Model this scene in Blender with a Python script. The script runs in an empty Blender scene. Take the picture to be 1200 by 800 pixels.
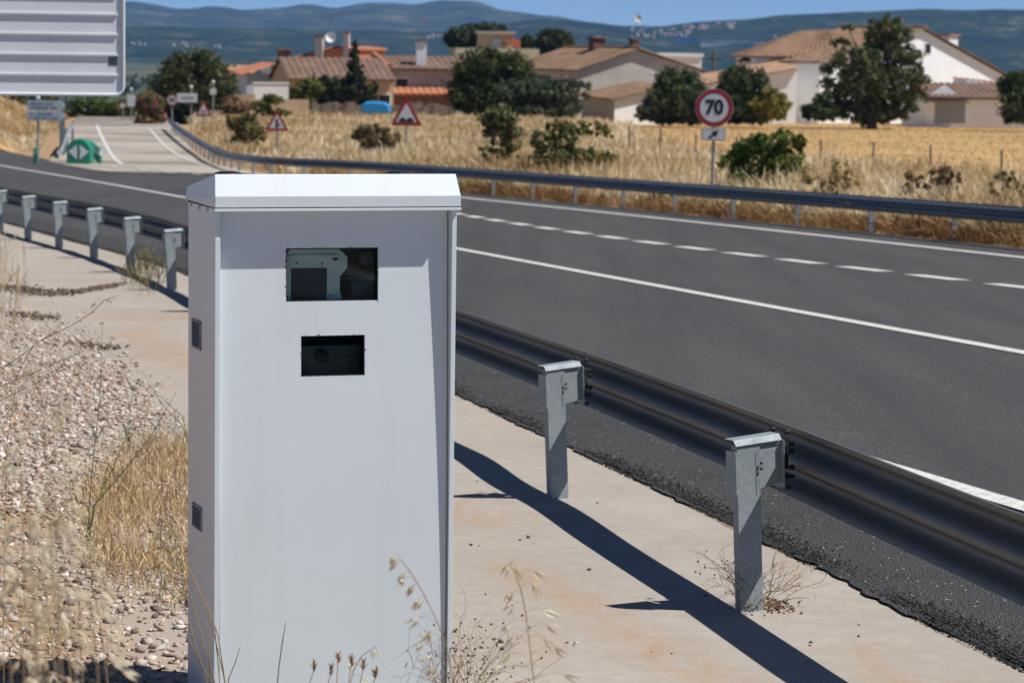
import bpy, math, random
import numpy as np
from mathutils import Vector, Matrix
rng = np.random.default_rng(7)
random.seed(7)
S = bpy.context.scene
COL = S.collection
R = math.radians
# ------------------------------------------------------------------ camera, sky, sun, exposure
F, ROLL, EYE = 3270.0, 0.014, 2.10
PITCH = math.atan((400 - 57.2) / F)
cr, sr, cp, sp = math.cos(ROLL), math.sin(ROLL), math.cos(PITCH), math.sin(PITCH)
up_h = Vector((0, sp, cp)); xh = Vector((1, 0, 0))
v_right = xh * cr + up_h * sr
v_up = xh * -sr + up_h * cr
v_fwd = Vector((0, cp, -sp))
cam_d = bpy.data.cameras.new('camera'); cam = bpy.data.objects.new('camera', cam_d); COL.objects.link(cam)
cam.matrix_world = Matrix(((v_right.x, v_up.x, -v_fwd.x, 0), (v_right.y, v_up.y, -v_fwd.y, 0),
                           (v_right.z, v_up.z, -v_fwd.z, EYE), (0, 0, 0, 1)))
cam_d.sensor_width = 36; cam_d.lens = 36 * F / 1200
cam_d.clip_start = 0.1; cam_d.clip_end = 60000
cam_d.dof.use_dof = True; cam_d.dof.focus_distance = 11.0; cam_d.dof.aperture_fstop = 7.0
S.camera = cam
SUN_EL, SUN_BACK = 56.0, 10.0          # elevation; degrees behind the picture plane, on the right
sd = Vector((math.cos(R(SUN_EL)) * math.cos(R(SUN_BACK)), -math.cos(R(SUN_EL)) * math.sin(R(SUN_BACK)), math.sin(R(SUN_EL))))
w = bpy.data.worlds.new('World'); S.world = w; w.use_nodes = True
nt = w.node_tree; nt.nodes.clear()
sky = nt.nodes.new('ShaderNodeTexSky'); sky.sky_type = 'NISHITA'; sky.sun_disc = False
sky.sun_elevation = R(SUN_EL); sky.sun_rotation = math.atan2(sd.x, sd.y)
sky.air_density = 0.4; sky.dust_density = 0.0; sky.ozone_density = 6.5; sky.altitude = 1200
bg = nt.nodes.new('ShaderNodeBackground'); bg.inputs[1].default_value = 0.092
wo = nt.nodes.new('ShaderNodeOutputWorld')
nt.links.new(sky.outputs[0], bg.inputs[0]); nt.links.new(bg.outputs[0], wo.inputs[0])
sun_d = bpy.data.lights.new('sun', 'SUN'); sun_d.energy = 5.0; sun_d.angle = R(0.5); sun_d.color = (1, 0.955, 0.89)
sun = bpy.data.objects.new('sun', sun_d); COL.objects.link(sun)
sun.rotation_euler = (-sd).to_track_quat('-Z', 'Y').to_euler(); sun.location = (60, 0, 60)
S.view_settings.view_transform = 'Standard'; S.view_settings.look = 'None'
S.view_settings.exposure = 0.2; S.view_settings.gamma = 1.0; S.view_settings.use_curve_mapping = False
S.render.engine = 'CYCLES'
S.cycles.max_bounces = 8; S.cycles.transparent_max_bounces = 16; S.cycles.volume_bounces = 0
S.cycles.use_denoising = True

# ------------------------------------------------------------------ projection helpers (photo pixel <-> place)
def ray(px, py):
    u = (px - 600) / F; v = (400 - py) / F
    return v_fwd + v_right * u + v_up * v
def W(px, py, Y):
    r = ray(px, py); t = Y / r.y
    return Vector((r.x * t, Y, EYE + r.z * t))
def G(px, py):
    r = ray(px, py); t = -EYE / (r.z + 0.0275 * r.y)
    return Vector((r.x * t, r.y * t, EYE + r.z * t))
def ss(a, b, x):
    t = np.clip((np.asarray(x, float) - a) / (b - a), 0, 1); return t * t * (3 - 2 * t)
def smax(a, b, k):
    d = np.asarray(a) - np.asarray(b)
    return 0.5 * (a + b + np.sqrt(d * d + k * k))
def nz(x, y, sc, seed=0):
    x = np.asarray(x, float) / sc + seed * 17.3; y = np.asarray(y, float) / sc - seed * 9.7
    return (np.sin(x * 1.7 + 1.3 * np.sin(y * 1.1)) + np.sin(y * 2.3 + 1.7 * np.sin(x * 0.9 + 2)) + np.sin((x + y) * 3.1 + np.sin(x * 2.7)) * .5) / 2.5

# ------------------------------------------------------------------ road lines X(Y)
PK = np.array([(-30, 10.2), (-5, 4.75), (5, 2.55), (11.97, 1.01), (15.56, .23), (24, -1.72), (34.33, -4.25), (38.46, -5.32), (42.11, -6.38),
               (45.3, -7.43), (47.67, -8.25), (56.1, -11.0), (75, -17.2), (100, -25.2), (120, -31.5), (160, -45), (260, -82)])
def Xpost(Y): return np.interp(Y, PK[:, 0], PK[:, 1])
def quad(pts, deg=2):
    p = np.array([G(*q)[:2] for q in pts]); c = np.polyfit(p[:, 1], p[:, 0], deg)
    return lambda Y: np.polyval(c, Y)
XA = quad([(0, 197), (110, 214), (215, 232), (535, 293), (867, 353), (1200, 415)], 3)
XD = quad([(555, 255), (760, 285), (900, 303), (1200, 338)])
XF = quad([(535, 232), (700, 249), (867, 267), (1200, 303)])
XR = quad([(1112, 283), (1015, 273), (932, 266), (860, 257), (797, 251), (740, 246), (690, 241), (646, 236), (607, 232), (570, 229), (540, 226)])
def Xasph(Y):
    Y = np.asarray(Y, float)
    far = np.interp(Y, [96, 104, 108, 124, 142, 190, 260], [0, 0, -11.2, -19.6, -26.0, -43, -70])
    return np.where(Y < 96, XF(np.minimum(Y, 96)) + 1.85, np.where(Y < 108, XF(np.minimum(Y, 96)) + 1.85 + (Y - 96) / 12 * (-11.2 - (XF(96) + 1.85)), far))
def minor_mid(Y):        # side road centre line
    return np.interp(Y, [105, 118, 126, 140, 160, 190, 230, 320], [-11.5, -15.2, -17.4, -19.5, -22.3, -26.6, -33, -45])
def hz(X, Y):
    X = np.asarray(X, float); Y = np.asarray(Y, float)
    P = -0.0275 * np.minimum(Y, 600)
    base = smax(P, -3.45, 0.35)
    Fd = -2.25 - 0.0113 * (np.minimum(Y, 270) - 100)
    off = (X - XR(np.minimum(Y, 105))) * 0.95
    wgt = ss(1.0, 7.0, off) * np.where(Y > 105, ss(-3.0 + 7.5, 10, X - minor_mid(Y)), 1.0)
    h = base + wgt * (smax(P, Fd, .3) - base)
    lb = ss(5.5, 12, minor_mid(Y) - X) * ss(132, 150, Y) * ss(260, 200, Y)
    h = h + lb * 2.2
    d0 = np.where(X > minor_mid(Y) + 6, 255.0, 188.0)
    h = h - 23 * ss(0, 1, np.maximum(Y - d0, 0) / 700.0)
    h = h - np.clip((Y - 900) / 4000, 0, 1) * 4
    s = X - Xpost(np.clip(Y, -30, 250))
    h = h + np.clip(-s - 2.6, 0, 6) * 0.05 * ss(60, 40, Y)
    return h
def Gt(px, py, lo=40, hi=400):     # ray against the terrain
    r = ray(px, py)
    ys = np.linspace(lo, hi, 3000); t = ys / r.y
    z = EYE + r.z * t; g = hz(r.x * t, ys)
    i = int(np.argmax(z < g)) if np.any(z < g) else len(ys) - 1
    return Vector((r.x * t[i], ys[i], float(g[i])))
def H(x, y): return float(hz(x, y))

# ------------------------------------------------------------------ mesh helpers
class MB:
    def __init__(s): s.v = []; s.f = []; s.m = []; s.sm = []
    def add(s, vs, fs, m=0, smooth=False):
        o = len(s.v); s.v += [tuple(p) for p in vs]
        for f in fs: s.f.append(tuple(i + o for i in f)); s.m.append(m); s.sm.append(smooth)
    def box(s, a, b, m=0, M=None):
        (x0, y0, z0), (x1, y1, z1) = a, b
        vs = [Vector(p) for p in ((x0, y0, z0), (x1, y0, z0), (x1, y1, z0), (x0, y1, z0), (x0, y0, z1), (x1, y0, z1), (x1, y1, z1), (x0, y1, z1))]
        if M is not None: vs = [M @ p for p in vs]
        s.add(vs, [(0, 3, 2, 1), (4, 5, 6, 7), (0, 1, 5, 4), (1, 2, 6, 5), (2, 3, 7, 6), (3, 0, 4, 7)], m)
    def prism(s, poly, d, m=0, M=None):          # polygon in x,z ; extruded along y from 0 to d
        n = len(poly); vs = [Vector((p[0], 0, p[1])) for p in poly] + [Vector((p[0], d, p[1])) for p in poly]
        if M is not None: vs = [M @ p for p in vs]
        s.add(vs, [tuple(range(n)), tuple(range(2 * n - 1, n - 1, -1))] + [(i, i + n, (i + 1) % n + n, (i + 1) % n) for i in range(n)], m)
    def tube(s, pts, r, n=8, m=0, cap=True, smooth=True):
        pts = [Vector(p) for p in pts]; rs = r if hasattr(r, '__len__') else [r] * len(pts)
        vs = []; fs = []
        for i, p in enumerate(pts):
            d = (pts[min(i + 1, len(pts) - 1)] - pts[max(i - 1, 0)]).normalized()
            a = d.cross(Vector((0.13, 0.21, 1)) if abs(d.z) < .95 else Vector((0, 1, 0.1))).normalized(); b = d.cross(a)
            for k in range(n):
                t = 2 * math.pi * k / n; vs.append(p + (a * math.cos(t) + b * math.sin(t)) * rs[i])
        for i in range(len(pts) - 1):
            for k in range(n): fs.append((i * n + k, i * n + (k + 1) % n, (i + 1) * n + (k + 1) % n, (i + 1) * n + k))
        s.add(vs, fs, m, smooth)
        if cap: s.add(vs[:n], [tuple(range(n))], m); s.add(vs[-n:], [tuple(range(n - 1, -1, -1))], m)
    def lathe(s, prof, n=24, m=0, M=None, smooth=True):    # prof (r,z), about local z
        vs = []; fs = []
        for r, z in prof:
            for k in range(n):
                t = 2 * math.pi * k / n; p = Vector((r * math.cos(t), r * math.sin(t), z)); vs.append(M @ p if M is not None else p)
        for i in range(len(prof) - 1):
            for k in range(n): fs.append((i * n + k, i * n + (k + 1) % n, (i + 1) * n + (k + 1) % n, (i + 1) * n + k))
        s.add(vs, fs, m, smooth)
    def build(s, name, mats, parent=None, bevel=0, bseg=2):
        me = bpy.data.meshes.new(name); me.from_pydata(s.v, [], s.f)
        mats = mats if isinstance(mats, (list, tuple)) else [mats]
        for q in mats: me.materials.append(q)
        me.polygons.foreach_set('material_index', s.m); me.polygons.foreach_set('use_smooth', s.sm); me.update()
        o = bpy.data.objects.new(name, me); COL.objects.link(o)
        if parent: o.parent = parent
        if bevel:
            md = o.modifiers.new('bevel', 'BEVEL'); md.width = bevel; md.segments = bseg; md.limit_method = 'ANGLE'; md.angle_limit = R(40)
        return o
def arrmesh(name, V, Fc, mats, parent=None, col=None, smooth=False):
    V = np.asarray(V, np.float32); Fc = np.asarray(Fc, np.int32); k = Fc.shape[1]
    me = bpy.data.meshes.new(name)
    me.vertices.add(len(V)); me.vertices.foreach_set('co', V.ravel())
    me.loops.add(Fc.size); me.loops.foreach_set('vertex_index', Fc.ravel())
    me.polygons.add(len(Fc)); me.polygons.foreach_set('loop_start', np.arange(len(Fc), dtype=np.int32) * k)
    if smooth: me.polygons.foreach_set('use_smooth', np.ones(len(Fc), bool))
    me.update(calc_edges=True)
    for q in (mats if isinstance(mats, (list, tuple)) else [mats]): me.materials.append(q)
    if col is not None:
        a = me.color_attributes.new('tint', 'FLOAT_COLOR', 'POINT')
        c = np.ones((len(V), 4), np.float32); c[:, :3] = col; a.data.foreach_set('color', c.ravel())
    o = bpy.data.objects.new(name, me); COL.objects.link(o)
    if parent: o.parent = parent
    return o
def tag(o, label=None, cat=None, group=None, kind=None):
    if label: o['label'] = label
    if cat: o['category'] = cat
    if group: o['group'] = group
    if kind: o['kind'] = kind
    return o
def empty(name, loc, label=None, cat=None, group=None, rz=0):
    o = bpy.data.objects.new(name, None); o.empty_display_size = .2; COL.objects.link(o); o.location = loc; o.rotation_euler = (0, 0, rz)
    return tag(o, label, cat, group)
def children(o): return [c for c in bpy.data.objects if c.parent is o]
def copy_tree(o, parent=None):
    c = o.copy(); COL.objects.link(c)
    if parent is not None: c.parent = parent
    for ch in children(o): copy_tree(ch, c)
    return c

# ------------------------------------------------------------------ materials
def mat(name, col, rough=.6, metal=0, spec=.5, var=.0, vscale=4.0, col2=None, bump=0, bscale=40, detail=6, transl=0, stops=(.35, .65)):
    m = bpy.data.materials.new(name); m.use_nodes = True; t = m.node_tree; b = t.nodes['Principled BSDF']
    b.inputs['Roughness'].default_value = rough; b.inputs['Metallic'].default_value = metal
    b.inputs['Specular IOR Level'].default_value = spec
    b.inputs['Base Color'].default_value = (*col, 1)
    tc = t.nodes.new('ShaderNodeTexCoord')
    if col2 is not None:
        n = t.nodes.new('ShaderNodeTexNoise'); n.inputs['Scale'].default_value = vscale; n.inputs['Detail'].default_value = detail; n.inputs['Roughness'].default_value = .6
        r = t.nodes.new('ShaderNodeValToRGB'); r.color_ramp.elements[0].position = stops[0]; r.color_ramp.elements[1].position = stops[1]
        r.color_ramp.elements[0].color = (*col, 1); r.color_ramp.elements[1].color = (*col2, 1)
        t.links.new(tc.outputs['Object'], n.inputs['Vector']); t.links.new(n.outputs['Fac'], r.inputs[0]); t.links.new(r.outputs[0], b.inputs['Base Color'])
    if bump:
        n2 = t.nodes.new('ShaderNodeTexNoise'); n2.inputs['Scale'].default_value = bscale; n2.inputs['Detail'].default_value = 4
        bp = t.nodes.new('ShaderNodeBump'); bp.inputs['Strength'].default_value = bump; bp.inputs['Distance'].default_value = .01
        t.links.new(tc.outputs['Object'], n2.inputs['Vector']); t.links.new(n2.outputs['Fac'], bp.inputs['Height']); t.links.new(bp.outputs[0], b.inputs['Normal'])
    if transl: add_transl(m, transl)
    return m
def add_transl(m, f):
    t = m.node_tree; b = t.nodes['Principled BSDF']; out = t.nodes['Material Output']
    tr = t.nodes.new('ShaderNodeBsdfTranslucent'); mx = t.nodes.new('ShaderNodeMixShader'); mx.inputs[0].default_value = f
    if b.inputs['Base Color'].links: t.links.new(b.inputs['Base Color'].links[0].from_socket, tr.inputs[0])
    else: tr.inputs[0].default_value = b.inputs['Base Color'].default_value
    t.links.new(b.outputs[0], mx.inputs[1]); t.links.new(tr.outputs[0], mx.inputs[2]); t.links.new(mx.outputs[0], out.inputs[0])
def tintmat(name, rough=.7, transl=.25, spec=.3):
    m = bpy.data.materials.new(name); m.use_nodes = True; t = m.node_tree; b = t.nodes['Principled BSDF']
    a = t.nodes.new('ShaderNodeVertexColor'); a.layer_name = 'tint'
    t.links.new(a.outputs[0], b.inputs['Base Color']); b.inputs['Roughness'].default_value = rough; b.inputs['Specular IOR Level'].default_value = spec
    if transl: add_transl(m, transl)
    return m
class NT:      # tiny node helper
    def __init__(s, m): s.t = m.node_tree
    def n(s, typ, **kw):
        x = s.t.nodes.new('ShaderNode' + typ)
        for k, v in kw.items():
            if k.startswith('i_'):
                key = k[2:]; key = int(key) if key.isdigit() else key.replace('_', ' ')
                x.inputs[key].default_value = v
            else: setattr(x, k, v)
        return x
    def l(s, a, b): s.t.links.new(a, b)
    def noise(s, vec, scale, detail=6, rough=.6):
        x = s.n('TexNoise', i_Scale=scale, i_Detail=detail, i_Roughness=rough); s.l(vec, x.inputs['Vector']); return x.outputs['Fac']
    def ramp(s, fac, stops):
        x = s.n('ValToRGB'); e = x.color_ramp.elements
        while len(e) < len(stops): e.new(.5)
        for q, (p, c) in zip(e, stops): q.position = p; q.color = (*c, 1) if len(c) == 3 else c
        s.l(fac, x.inputs[0]); return x.outputs[0]
    def mix(s, fac, a, b, mode='MIX'):
        x = s.n('MixRGB', blend_type=mode)
        for v, i in ((fac, 0), (a, 1), (b, 2)):
            if hasattr(v, 'links'): s.l(v, x.inputs[i])
            else: x.inputs[i].default_value = v if not hasattr(v, '__len__') else (*v, 1)
        return x.outputs[0]
    def math(s, op, a, b=0.0, clamp=False):
        x = s.n('Math', operation=op, use_clamp=clamp)
        for v, i in ((a, 0), (b, 1)):
            if hasattr(v, 'links'): s.l(v, x.inputs[i])
            else: x.inputs[i].default_value = v
        return x.outputs[0]
def newmat(name):
    m = bpy.data.materials.new(name); m.use_nodes = True; return m, NT(m), m.node_tree.nodes['Principled BSDF']
B3 = lambda g: (g, g, g)

# asphalt ------------------------------------------------
M_asph, k, b = newmat('asphalt')
geo = k.n('NewGeometry'); pos = geo.outputs['Position']
big = k.noise(pos, .35, 5); fine = k.noise(pos, 55, 3, .7); mid = k.noise(pos, 2.2, 6)
c = k.ramp(big, [(.3, (.033, .033, .033)), (.7, (.047, .046, .045))])
c = k.mix(k.ramp(mid, [(.35, B3(0)), (.75, B3(.35))]), c, (.07, .068, .066))
vor = k.n('TexVoronoi', i_Scale=70.0); k.l(pos, vor.inputs['Vector'])
sep = k.n('SeparateColor'); k.l(vor.outputs['Color'], sep.inputs[0])
c = k.mix(k.ramp(sep.outputs[0], [(.55, B3(0)), (1.0, B3(.8))]), c, (.13, .125, .12))
c = k.mix(k.ramp(sep.outputs[1], [(.6, B3(0)), (.95, B3(.7))]), c, (.022, .022, .022))
at_ = k.n('VertexColor', layer_name='tint'); zr__ = k.n('SeparateColor'); k.l(at_.outputs[0], zr__.inputs[0])
lane = k.math('FRACT', k.math('DIVIDE', k.math('SUBTRACT', k.math('MULTIPLY', zr__.outputs[0], 20.0), 2.66), 4.45))
trk = k.ramp(lane, [(.0, B3(.2)), (.14, B3(.35)), (.25, B3(.85)), (.36, B3(.4)), (.5, B3(.05)), (.64, B3(.4)), (.75, B3(.85)), (.88, B3(.35))])
mpt = k.n('Mapping'); mpt.inputs['Rotation'].default_value = (0, 0, R(16)); mpt.inputs['Scale'].default_value = (1.3, .05, 1); k.l(pos, mpt.inputs[0])
c = k.mix(k.math('MULTIPLY', trk, .45), c, (.068, .065, .062))
c = k.mix(k.ramp(k.noise(mpt.outputs[0], 1.0, 6, .6), [(.42, B3(0)), (.7, B3(.55))]), c, (.024, .024, .024))
k.l(c, b.inputs['Base Color']); b.inputs['Roughness'].default_value = .78
bp = k.n('Bump', i_Strength=.55, i_Distance=.006); k.l(vor.outputs['Distance'], bp.inputs['Height']); k.l(bp.outputs[0], b.inputs['Normal'])
# coarse open asphalt of the verge strip beside the near rail
M_asph2, k, b = newmat('coarse_asphalt')
geo = k.n('NewGeometry'); pos = geo.outputs['Position']
vor = k.n('TexVoronoi', i_Scale=85.0); k.l(pos, vor.inputs['Vector'])
sep = k.n('SeparateColor'); k.l(vor.outputs['Color'], sep.inputs[0])
c = k.ramp(k.noise(pos, 1.2, 5), [(.3, (.030, .030, .030)), (.7, (.055, .053, .050))])
c = k.mix(k.ramp(sep.outputs[0], [(.5, B3(0)), (1.0, B3(.6))]), c, (.10, .095, .088))
c = k.mix(k.ramp(sep.outputs[1], [(.994, B3(0)), (.996, B3(1))]), c, (.55, .53, .48))
k.l(c, b.inputs['Base Color']); b.inputs['Roughness'].default_value = .8
bp = k.n('Bump', i_Strength=1.0, i_Distance=.018); k.l(vor.outputs['Distance'], bp.inputs['Height']); k.l(bp.outputs[0], b.inputs['Normal'])
# road paint
M_paint, k, b = newmat('road_paint')
geo = k.n('NewGeometry'); pos = geo.outputs['Position']
c = k.ramp(k.noise(pos, 14, 6, .7), [(.30, (.09, .09, .09)), (.37, (.36, .36, .35)), (.5, (.62, .62, .60))])
k.l(c, b.inputs['Base Color']); b.inputs['Roughness'].default_value = .7
bp = k.n('Bump', i_Strength=.4, i_Distance=.004); k.l(k.noise(pos, 90, 2), bp.inputs['Height']); k.l(bp.outputs[0], b.inputs['Normal'])
# side road concrete, banded
M_side, k, b = newmat('side_road_surface')
geo = k.n('NewGeometry'); pos = geo.outputs['Position']
mp = k.n('Mapping'); mp.inputs['Scale'].default_value = (.05, .16, 1); k.l(pos, mp.inputs[0])
c = k.mix(k.ramp(k.noise(mp.outputs[0], 1.0, 5, .6), [(.44, B3(0)), (.56, B3(1))]), (.15, .135, .12), (.40, .355, .30))
c = k.mix(k.ramp(k.noise(pos, .5, 6), [(.35, B3(0)), (.7, B3(.6))]), c, (.36, .32, .27))
k.l(c, b.inputs['Base Color']); b.inputs['Roughness'].default_value = .9
# ground: pale concrete / sand near, dry soil farther, plain fields far
M_ground, k, b = newmat('ground_soil')
geo = k.n('NewGeometry'); pos = geo.outputs['Position']
sx = k.n('SeparateXYZ'); k.l(pos, sx.inputs[0])
at_zone = k.n('VertexColor', layer_name='tint'); zs = k.n('SeparateColor'); k.l(at_zone.outputs[0], zs.inputs[0])
n1 = k.noise(pos, .9, 7, .62); n2 = k.noise(pos, 9, 6, .7); n3 = k.noise(pos, 70, 3, .6)
con = k.ramp(n1, [(.3, (.335, .300, .262)), (.7, (.40, .362, .318))])
con = k.mix(k.ramp(n2, [(.3, B3(.35)), (.6, B3(0))]), con, (.26, .21, .16))
# orange rusty wash, streaked along the verge
mp = k.n('Mapping'); mp.inputs['Rotation'].default_value = (0, 0, R(14)); mp.inputs['Scale'].default_value = (1.6, .32, 1); k.l(pos, mp.inputs[0])
st = k.noise(mp.outputs[0], 1.1, 7, .65)
con = k.mix(k.math('MULTIPLY', k.ramp(st, [(.58, B3(0)), (.74, B3(.5))]), k.ramp(n2, [(.3, B3(.4)), (.6, B3(1))])), con, (.40, .225, .105))
sat = k.n('VertexColor', layer_name='stain'); sts = k.n('SeparateColor'); k.l(sat.outputs[0], sts.inputs[0])
con = k.mix(k.math('MULTIPLY', k.math('MULTIPLY', sts.outputs[0], .6), k.ramp(k.noise(mp.outputs[0], 7, 7, .75), [(.36, B3(0)), (.6, B3(1))])), con, (.37, .225, .12))
con = k.mix(k.ramp(k.noise(pos, 26, 4, .8), [(.66, B3(0)), (.74, B3(.55))]), con, (.14, .11, .085))
soil = k.ramp(k.noise(pos, 3, 8, .7), [(.3, (.25, .165, .095)), (.7, (.43, .30, .17))])
straw = k.ramp(k.noise(pos, .25, 8, .7), [(.3, (.42, .27, .115)), (.55, (.52, .35, .16)), (.8, (.45, .27, .10))])
far = k.ramp(k.noise(pos, .004, 6, .75), [(.36, (.022, .042, .016)), (.5, (.05, .075, .028)), (.58, (.19, .15, .08)), (.66, (.035, .055, .02))])
cc = k.mix(zs.outputs[0], soil, con); cc = k.mix(zs.outputs[1], cc, straw); cc = k.mix(zs.outputs[2], cc, far)
k.l(cc, b.inputs['Base Color']); b.inputs['Roughness'].default_value = .95; b.inputs['Specular IOR Level'].default_value = .2
bp = k.n('Bump', i_Strength=.55, i_Distance=.012); k.l(k.mix(.5, n2, n3), bp.inputs['Height']); k.l(bp.outputs[0], b.inputs['Normal'])
# galvanised steel
def galv(name, c0, c1, rough, metal=.75, dirt=.0):
    m, k, b = newmat(name)
    tc = k.n('TexCoord'); o = tc.outputs['Object']
    v = k.n('TexVoronoi', i_Scale=90.0); k.l(o, v.inputs['Vector']); s_ = k.n('SeparateColor'); k.l(v.outputs['Color'], s_.inputs[0])
    f = k.mix(.25, k.noise(o, 9, 6, .6), s_.outputs[0])
    c = k.ramp(f, [(.25, c0), (.75, c1)])
    if dirt: c = k.mix(k.ramp(k.noise(o, 2.5, 7, .7), [(.45, B3(0)), (.75, B3(dirt))]), c, (.10, .075, .055))
    k.l(c, b.inputs['Base Color']); b.inputs['Metallic'].default_value = metal
    k.l(k.ramp(k.noise(o, 12, 4), [(.3, B3(rough - .1)), (.7, B3(rough + .12))]), b.inputs['Roughness'])
    bp = k.n('Bump', i_Strength=.12, i_Distance=.004); k.l(k.noise(o, 25, 3), bp.inputs['Height']); k.l(bp.outputs[0], b.inputs['Normal'])
    return m
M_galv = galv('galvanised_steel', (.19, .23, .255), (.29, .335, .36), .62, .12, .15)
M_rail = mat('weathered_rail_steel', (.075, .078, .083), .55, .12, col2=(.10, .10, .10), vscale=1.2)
M_farrail = galv('far_rail_steel', (.16, .18, .20), (.24, .26, .28), .42, .5, .25)
M_dark = mat('dark_bolt_steel', (.05, .045, .04), .6, .6)
M_black = mat('black_plastic', (.014, .015, .019), .42)
M_blackflat = mat('dark_interior', (.010, .014, .015), .6)
# cabinet paint with faint dirt
M_cab, k, b = newmat('white_cabinet_paint')
tc = k.n('TexCoord'); o_ = tc.outputs['Object']
c = k.ramp(k.noise(o_, 2.2, 6), [(.3, (.61, .675, .715)), (.7, (.65, .71, .75))])
c = k.mix(k.ramp(k.noise(o_, 55, 3, .8), [(.735, B3(0)), (.77, B3(.45))]), c, (.33, .27, .20))
mp = k.n('Mapping'); mp.inputs['Scale'].default_value = (14, 14, .9); k.l(o_, mp.inputs[0])
c = k.mix(k.ramp(k.noise(mp.outputs[0], 1.0, 5), [(.52, B3(0)), (.8, B3(.14))]), c, (.50, .46, .40))
k.l(c, b.inputs['Base Color']); b.inputs['Roughness'].default_value = .42
bp = k.n('Bump', i_Strength=.05, i_Distance=.002); k.l(k.noise(o_, 160, 2), bp.inputs['Height']); k.l(bp.outputs[0], b.inputs['Normal'])
M_rust = mat('rust', (.16, .065, .02), .95, col2=(.05, .025, .012), vscale=60)
M_seam = mat('dirty_seam', (.20, .17, .14), .9)
M_unit = mat('grey_green_housing', (.70, .80, .74), .5, col2=(.74, .84, .78), vscale=9)
M_glassdark, k, b = newmat('tinted_window')
tr = k.n('BsdfTransparent'); tr.inputs[0].default_value = (.80, .90, .88, 1)
gl = k.n('BsdfGlossy'); gl.inputs['Roughness'].default_value = .03; gl.inputs[0].default_value = (.9, .95, 1, 1)
fr = k.n('Fresnel', i_IOR=1.45); mx = k.n('MixShader'); k.l(fr.outputs[0], mx.inputs[0]); k.l(tr.outputs[0], mx.inputs[1]); k.l(gl.outputs[0], mx.inputs[2])
k.l(mx.outputs[0], M_glassdark.node_tree.nodes['Material Output'].inputs[0])
M_vent = mat('vent_slats', (.14, .15, .155), .7)
M_white = mat('sign_white', (.72, .73, .74), .45)
M_red = mat('sign_red', (.36, .022, .03), .45)
M_signblack = mat('sign_black', (.012, .012, .014), .5)
M_signgrey = mat('sign_back_aluminium', (.60, .65, .70), .55, .0, col2=(.66, .71, .75), vscale=1.2)
M_pole = mat('sign_pole_steel', (.32, .34, .35), .5, .4)
M_green = mat('marker_green', (.010, .23, .135), .4)
M_leaf_t = None
print('materials done')
# ================================================================== SETTING
# ground sheet, out to the horizon
def build_ground():
    ys = np.concatenate([np.linspace(-25, 6, 22), np.arange(6.15, 20, .15), np.arange(20, 60, .4), np.arange(60, 300, 1.5), np.geomspace(300, 13000, 70)])
    us = np.linspace(-1, 1, 240)
    Yg, U = np.meshgrid(ys, us, indexing='ij')
    Xg = U * (9 + .33 * np.maximum(Yg, 0)) + Xpost(np.clip(Yg, -30, 40)) * 0
    Z = hz(Xg, Yg)
    Yc = np.clip(Yg, -30, 250)
    s = Xg - Xpost(Yc)
    inroad = ss(1.2, 1.8, s) * ss(1.2, .8, Xg - XR(np.minimum(Yg, 105)) + .6) * (Yg < 104)
    inroad = np.maximum(inroad, ss(1.2, 1.8, s) * (Yg >= 104) * (Yg < 260) * ss(1, 0, (Xg - Xasph(Yg)) - 1.5))
    Z = Z - .06 * inroad
    minor = (Yg > 100) * ss(6, 4.6, np.abs(Xg - minor_mid(Yg)))
    Z = Z - .08 * minor
    near = (Yg < 60)
    Z = Z + near * (s < .5) * nz(Xg, Yg, .9, 1) * .012 + near * ss(-4.6, -7, s) * nz(Xg, Yg, 1.7, 2) * .06
    V = np.stack([Xg, Yg, Z], -1).reshape(-1, 3)
    ny, nx = Yg.shape
    i = np.arange(ny * nx).reshape(ny, nx)
    Fq = np.stack([i[:-1, :-1], i[:-1, 1:], i[1:, 1:], i[1:, :-1]], -1).reshape(-1, 4)
    edge = 2.9 + nz(Xg, Yg, 1.6, 3) * .5
    conc = ss(-edge - .8, -edge + .5, s) * ss(75, 55, Yg) * (s < 3)
    fieldz = ss(1, 5, Xg - XR(np.minimum(Yg, 105))) * ss(100, 112, Yg * 0 + Yg + 20)
    fieldz = ss(.2, 3, Xg - XR(np.minimum(Yg, 105))) * (Yg > 20) + (Yg > 105) * (1 - minor)
    farz = ss(262, 300, Yg)
    c = np.stack([conc, np.clip(fieldz, 0, 1), farz], -1).reshape(-1, 3)
    o = arrmesh('ground', V, Fq, M_ground, col=c, smooth=True)
    stn = np.zeros(len(V))
    for pl, wd in (([(600, 668), (650, 692), (705, 722), (760, 758), (825, 792), (880, 830)], .10), ([(528, 592), (548, 604), (572, 612)], .10), ([(150, 392), (185, 408), (220, 428)], .22), ([(120, 372), (170, 378), (215, 372)], .18), ([(1010, 770), (1050, 800), (1080, 830)], .08)):
        P_ = [G(*q) for q in pl]
        for a, b_ in zip(P_[:-1], P_[1:]):
            for t in np.linspace(0, 1, 7):
                q = a.lerp(b_, t); d2 = ((V[:, 0] - q.x) / wd) ** 2 + ((V[:, 1] - q.y) / (wd * 3)) ** 2; stn = np.maximum(stn, np.exp(-d2))
    sa = o.data.color_attributes.new('stain', 'FLOAT_COLOR', 'POINT'); sc4 = np.ones((len(V), 4), np.float32); sc4[:, 0] = stn; sa.data.foreach_set('color', sc4.ravel())
    tag(o, kind='structure')
build_ground()

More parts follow.
